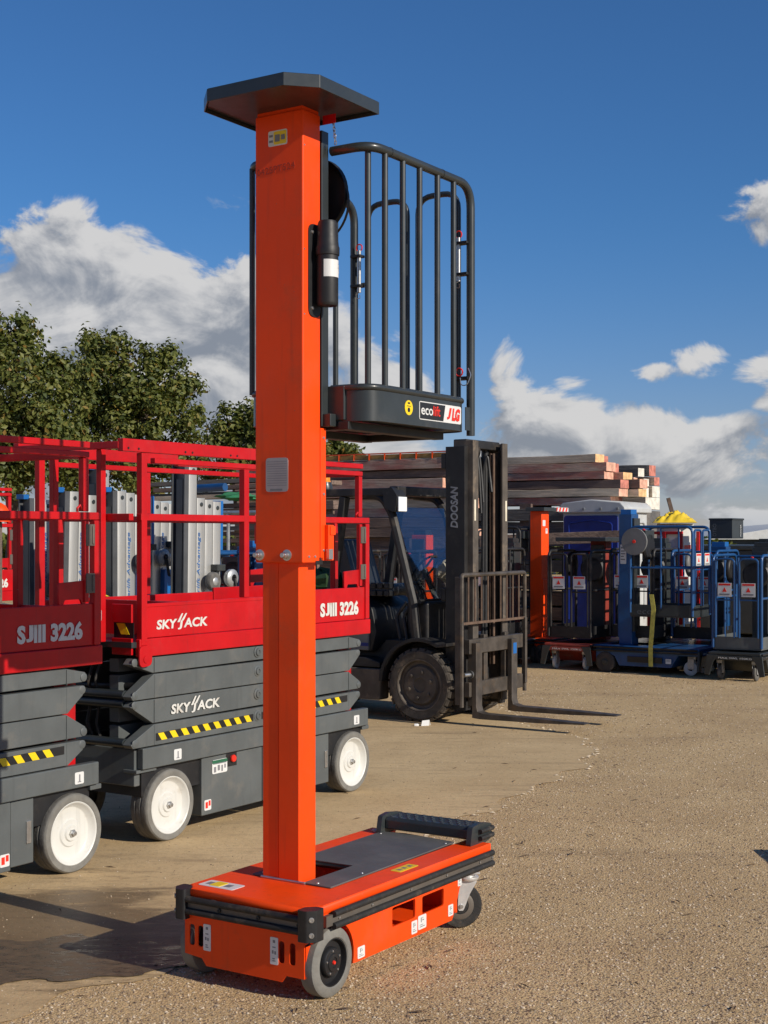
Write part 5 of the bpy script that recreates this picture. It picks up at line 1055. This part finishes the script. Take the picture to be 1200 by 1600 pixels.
def tree(name, base, clumps, trunk_top, label, seed, per=1350, leaf=.072):
    """clumps: list of (centre, radius); limbs run from the trunk to each clump"""
    r2 = np.random.default_rng(seed); T = thing(name, base, 0, label, 'tree', 'trees beyond the yard'); B = Vector(base)
    tt = Vector(trunk_top)-B; m = M()
    m.tube([(0, 0, -.1), tt*.35+Vector((.1, 0, 0)), tt*.7+Vector((-.08, .1, 0)), tt], [.30, .24, .19, .12], 10)
    for c, r_ in clumps:
        c = Vector(c)-B; st_ = tt*random.uniform(.45, 1.0); md = st_.lerp(c, .5)+Vector((random.uniform(-.3, .3), random.uniform(-.3, .3), random.uniform(-.1, .35)))
        m.tube([st_, md, c], [.10, .06, .025], 6)
        for _ in range(5):
            d = Vector((random.gauss(0, 1), random.gauss(0, 1), random.gauss(0, .8))).normalized()*r_*.85; q = md.lerp(c, .8); m.tube([q, q+d*.5+Vector((0, 0, .08)), q+d], [.028, .018, .006], 5)
    m.build('trunk', bark, T)
    P = []; Nn = []
    for c, r_ in clumps:
        c = np.array(Vector(c)-B); k = int(per*r_*r_*1.35)
        nsub = max(7, int(22*r_)); subs = r2.normal(size=(nsub, 3)); subs /= np.linalg.norm(subs, axis=1)[:, None]; subs *= (r_*(.35+.65*r2.random(nsub)))[:, None]
        which = r2.integers(0, nsub, k); off = r2.normal(size=(k, 3))*(r_*.08+.09)
        pp = subs[which]+off; P.append(pp+c); d = off/(np.linalg.norm(off, axis=1)[:, None]+1e-6)+.5*subs[which]/r_; Nn.append(d)
    P = np.concatenate(P); Nn = np.concatenate(Nn)+r2.normal(size=P.shape)*.55; Nn[:, 2] += .35; Nn /= np.linalg.norm(Nn, axis=1)[:, None]; n = len(P)
    a = np.cross(Nn, r2.normal(size=P.shape)); a /= np.linalg.norm(a, axis=1)[:, None]; b = np.cross(Nn, a)
    s = leaf*(.55+.9*r2.random(n))[:, None]; h = Nn*s*.25
    vs2 = np.stack([P-a*s, P-b*s*.55+h, P+a*s*1.05, P+b*s*.6+h], 1).reshape(-1, 3)
    me = bpy.data.meshes.new('crown'); me.vertices.add(4*n); me.vertices.foreach_set('co', vs2.ravel())
    fi2 = (np.array([0, 1, 2, 0, 2, 3])[None]+(np.arange(n)*4)[:, None]).reshape(-1)
    me.loops.add(len(fi2)); me.loops.foreach_set('vertex_index', fi2); me.polygons.add(2*n); me.polygons.foreach_set('loop_start', np.arange(0, 6*n, 3)); me.update(calc_edges=True)
    at_ = me.attributes.new('tint', 'FLOAT', 'FACE'); at_.data.foreach_set('value', np.repeat(np.clip(r2.random(n)*.9+r2.random(n)*.12, 0, 1), 2)); me.materials.append(leafm)
    wrap(me, 'crown', T); return T
def C(px, py, Y_, rpx): return (at(px, py-6, Y_), rpx*1.16*Y_/F)
tree('oak_tree', (at(20, HOR, 38).x, 38, 0), [C(-60, 620, 38, 75), C(-20, 560, 38, 50), (at(15, 520, 38), .55), C(30, 580, 37.5, 48), C(70, 590, 38, 38), (at(100, 575, 38), .4), C(60, 650, 37, 55), C(10, 680, 37, 60), C(95, 660, 37.5, 42), C(40, 730, 37, 55), C(100, 730, 37.5, 45), C(-40, 720, 37, 60), C(45, 530, 38.5, 22)], at(20, 640, 38), 'tall oak at the left picture edge, the nearer and taller of the oaks', 1)
tree('oak_tree', (at(205, HOR, 43).x, 43, 0), [C(150, 565, 43, 34), C(185, 575, 43, 42), C(150, 610, 42.5, 34), C(215, 610, 42.5, 40), C(240, 575, 43, 26), C(262, 570, 43, 24), C(275, 615, 43, 34), C(300, 612, 43, 17), C(135, 660, 42.5, 36), C(190, 665, 42, 42), C(245, 660, 42, 38), C(285, 670, 42.5, 32), C(120, 725, 42, 42), C(180, 730, 41.5, 45), C(240, 730, 42, 45), C(295, 720, 42, 34), C(143, 540, 43.3, 16), C(190, 545, 43.3, 17), C(308, 650, 43, 14), C(110, 600, 42.8, 30), C(165, 640, 43.5, 40), C(215, 640, 43.5, 40), C(100, 690, 42, 40)], at(210, 640, 43), 'broad oak with gaps of sky, in the middle of the oaks', 2, leaf=.076)
tree('oak_tree', (at(375, HOR, 48).x, 48, 0), [C(355, 665, 48, 22), C(380, 660, 48, 24), C(405, 655, 48, 24), C(340, 695, 47.5, 24), C(375, 700, 47.5, 30), C(410, 700, 47, 30), C(350, 740, 47, 32), C(400, 745, 47, 34), C(445, 690, 48, 30), C(480, 690, 48, 26), C(450, 740, 47, 34)], at(375, 700, 48), 'small olive oak partly behind the orange mast', 3, leaf=.085)
tree('oak_tree', (at(520, HOR, 48).x, 48, 0), [C(515, 700, 48, 18), C(530, 705, 48, 17), C(545, 712, 48, 14), C(505, 720, 47.5, 24), C(540, 735, 47.5, 24), C(500, 760, 47.5, 30), C(550, 765, 47.5, 30)], at(520, 730, 48), 'small oak top showing just right of the orange mast', 4, leaf=.085)
# clipped field hedge closing the yard far behind
hv = []; r3 = np.random.default_rng(5)
n = 26000; hx = r3.uniform(-38, 45, n); hy = 62+r3.normal(size=n)*.5; hz_ = r3.random(n)**.7*(1.55+.25*np.sin(hx*.7)+.15*np.sin(hx*2.3)); P = np.stack([hx, hy, hz_], 1)
a = r3.normal(size=(n, 3)); a /= np.linalg.norm(a, axis=1)[:, None]; b = np.cross(a, r3.normal(size=(n, 3))); b /= np.linalg.norm(b, axis=1)[:, None]; s = .18
vs2 = np.stack([P-a*s, P-b*s*.6, P+a*s, P+b*s*.6], 1).reshape(-1, 3)
me = bpy.data.meshes.new('hedge'); me.from_pydata(vs2.tolist(), [], (np.arange(n*4).reshape(-1, 4)).tolist()); at_ = me.attributes.new('tint', 'FLOAT', 'FACE'); at_.data.foreach_set('value', r3.random(n)*.8); me.materials.append(leafm)
o = wrap(me, 'field_hedge', None); tag(o, 'low dark hedge far behind the parked equipment', 'hedge', kind='stuff')

# ------------------------------------------------------------------ small fixings that nobody could pick apart singly
for ob in bpy.data.objects:
    if ob.name.split('.')[0] in ('screw', 'deck_screw', 'bumper_screw', 'bolt', 'grip_studs', 'rail_holes', 'print', 'chain', 'logo_swoosh', 'weld_seam'): ob['kind'] = 'stuff'
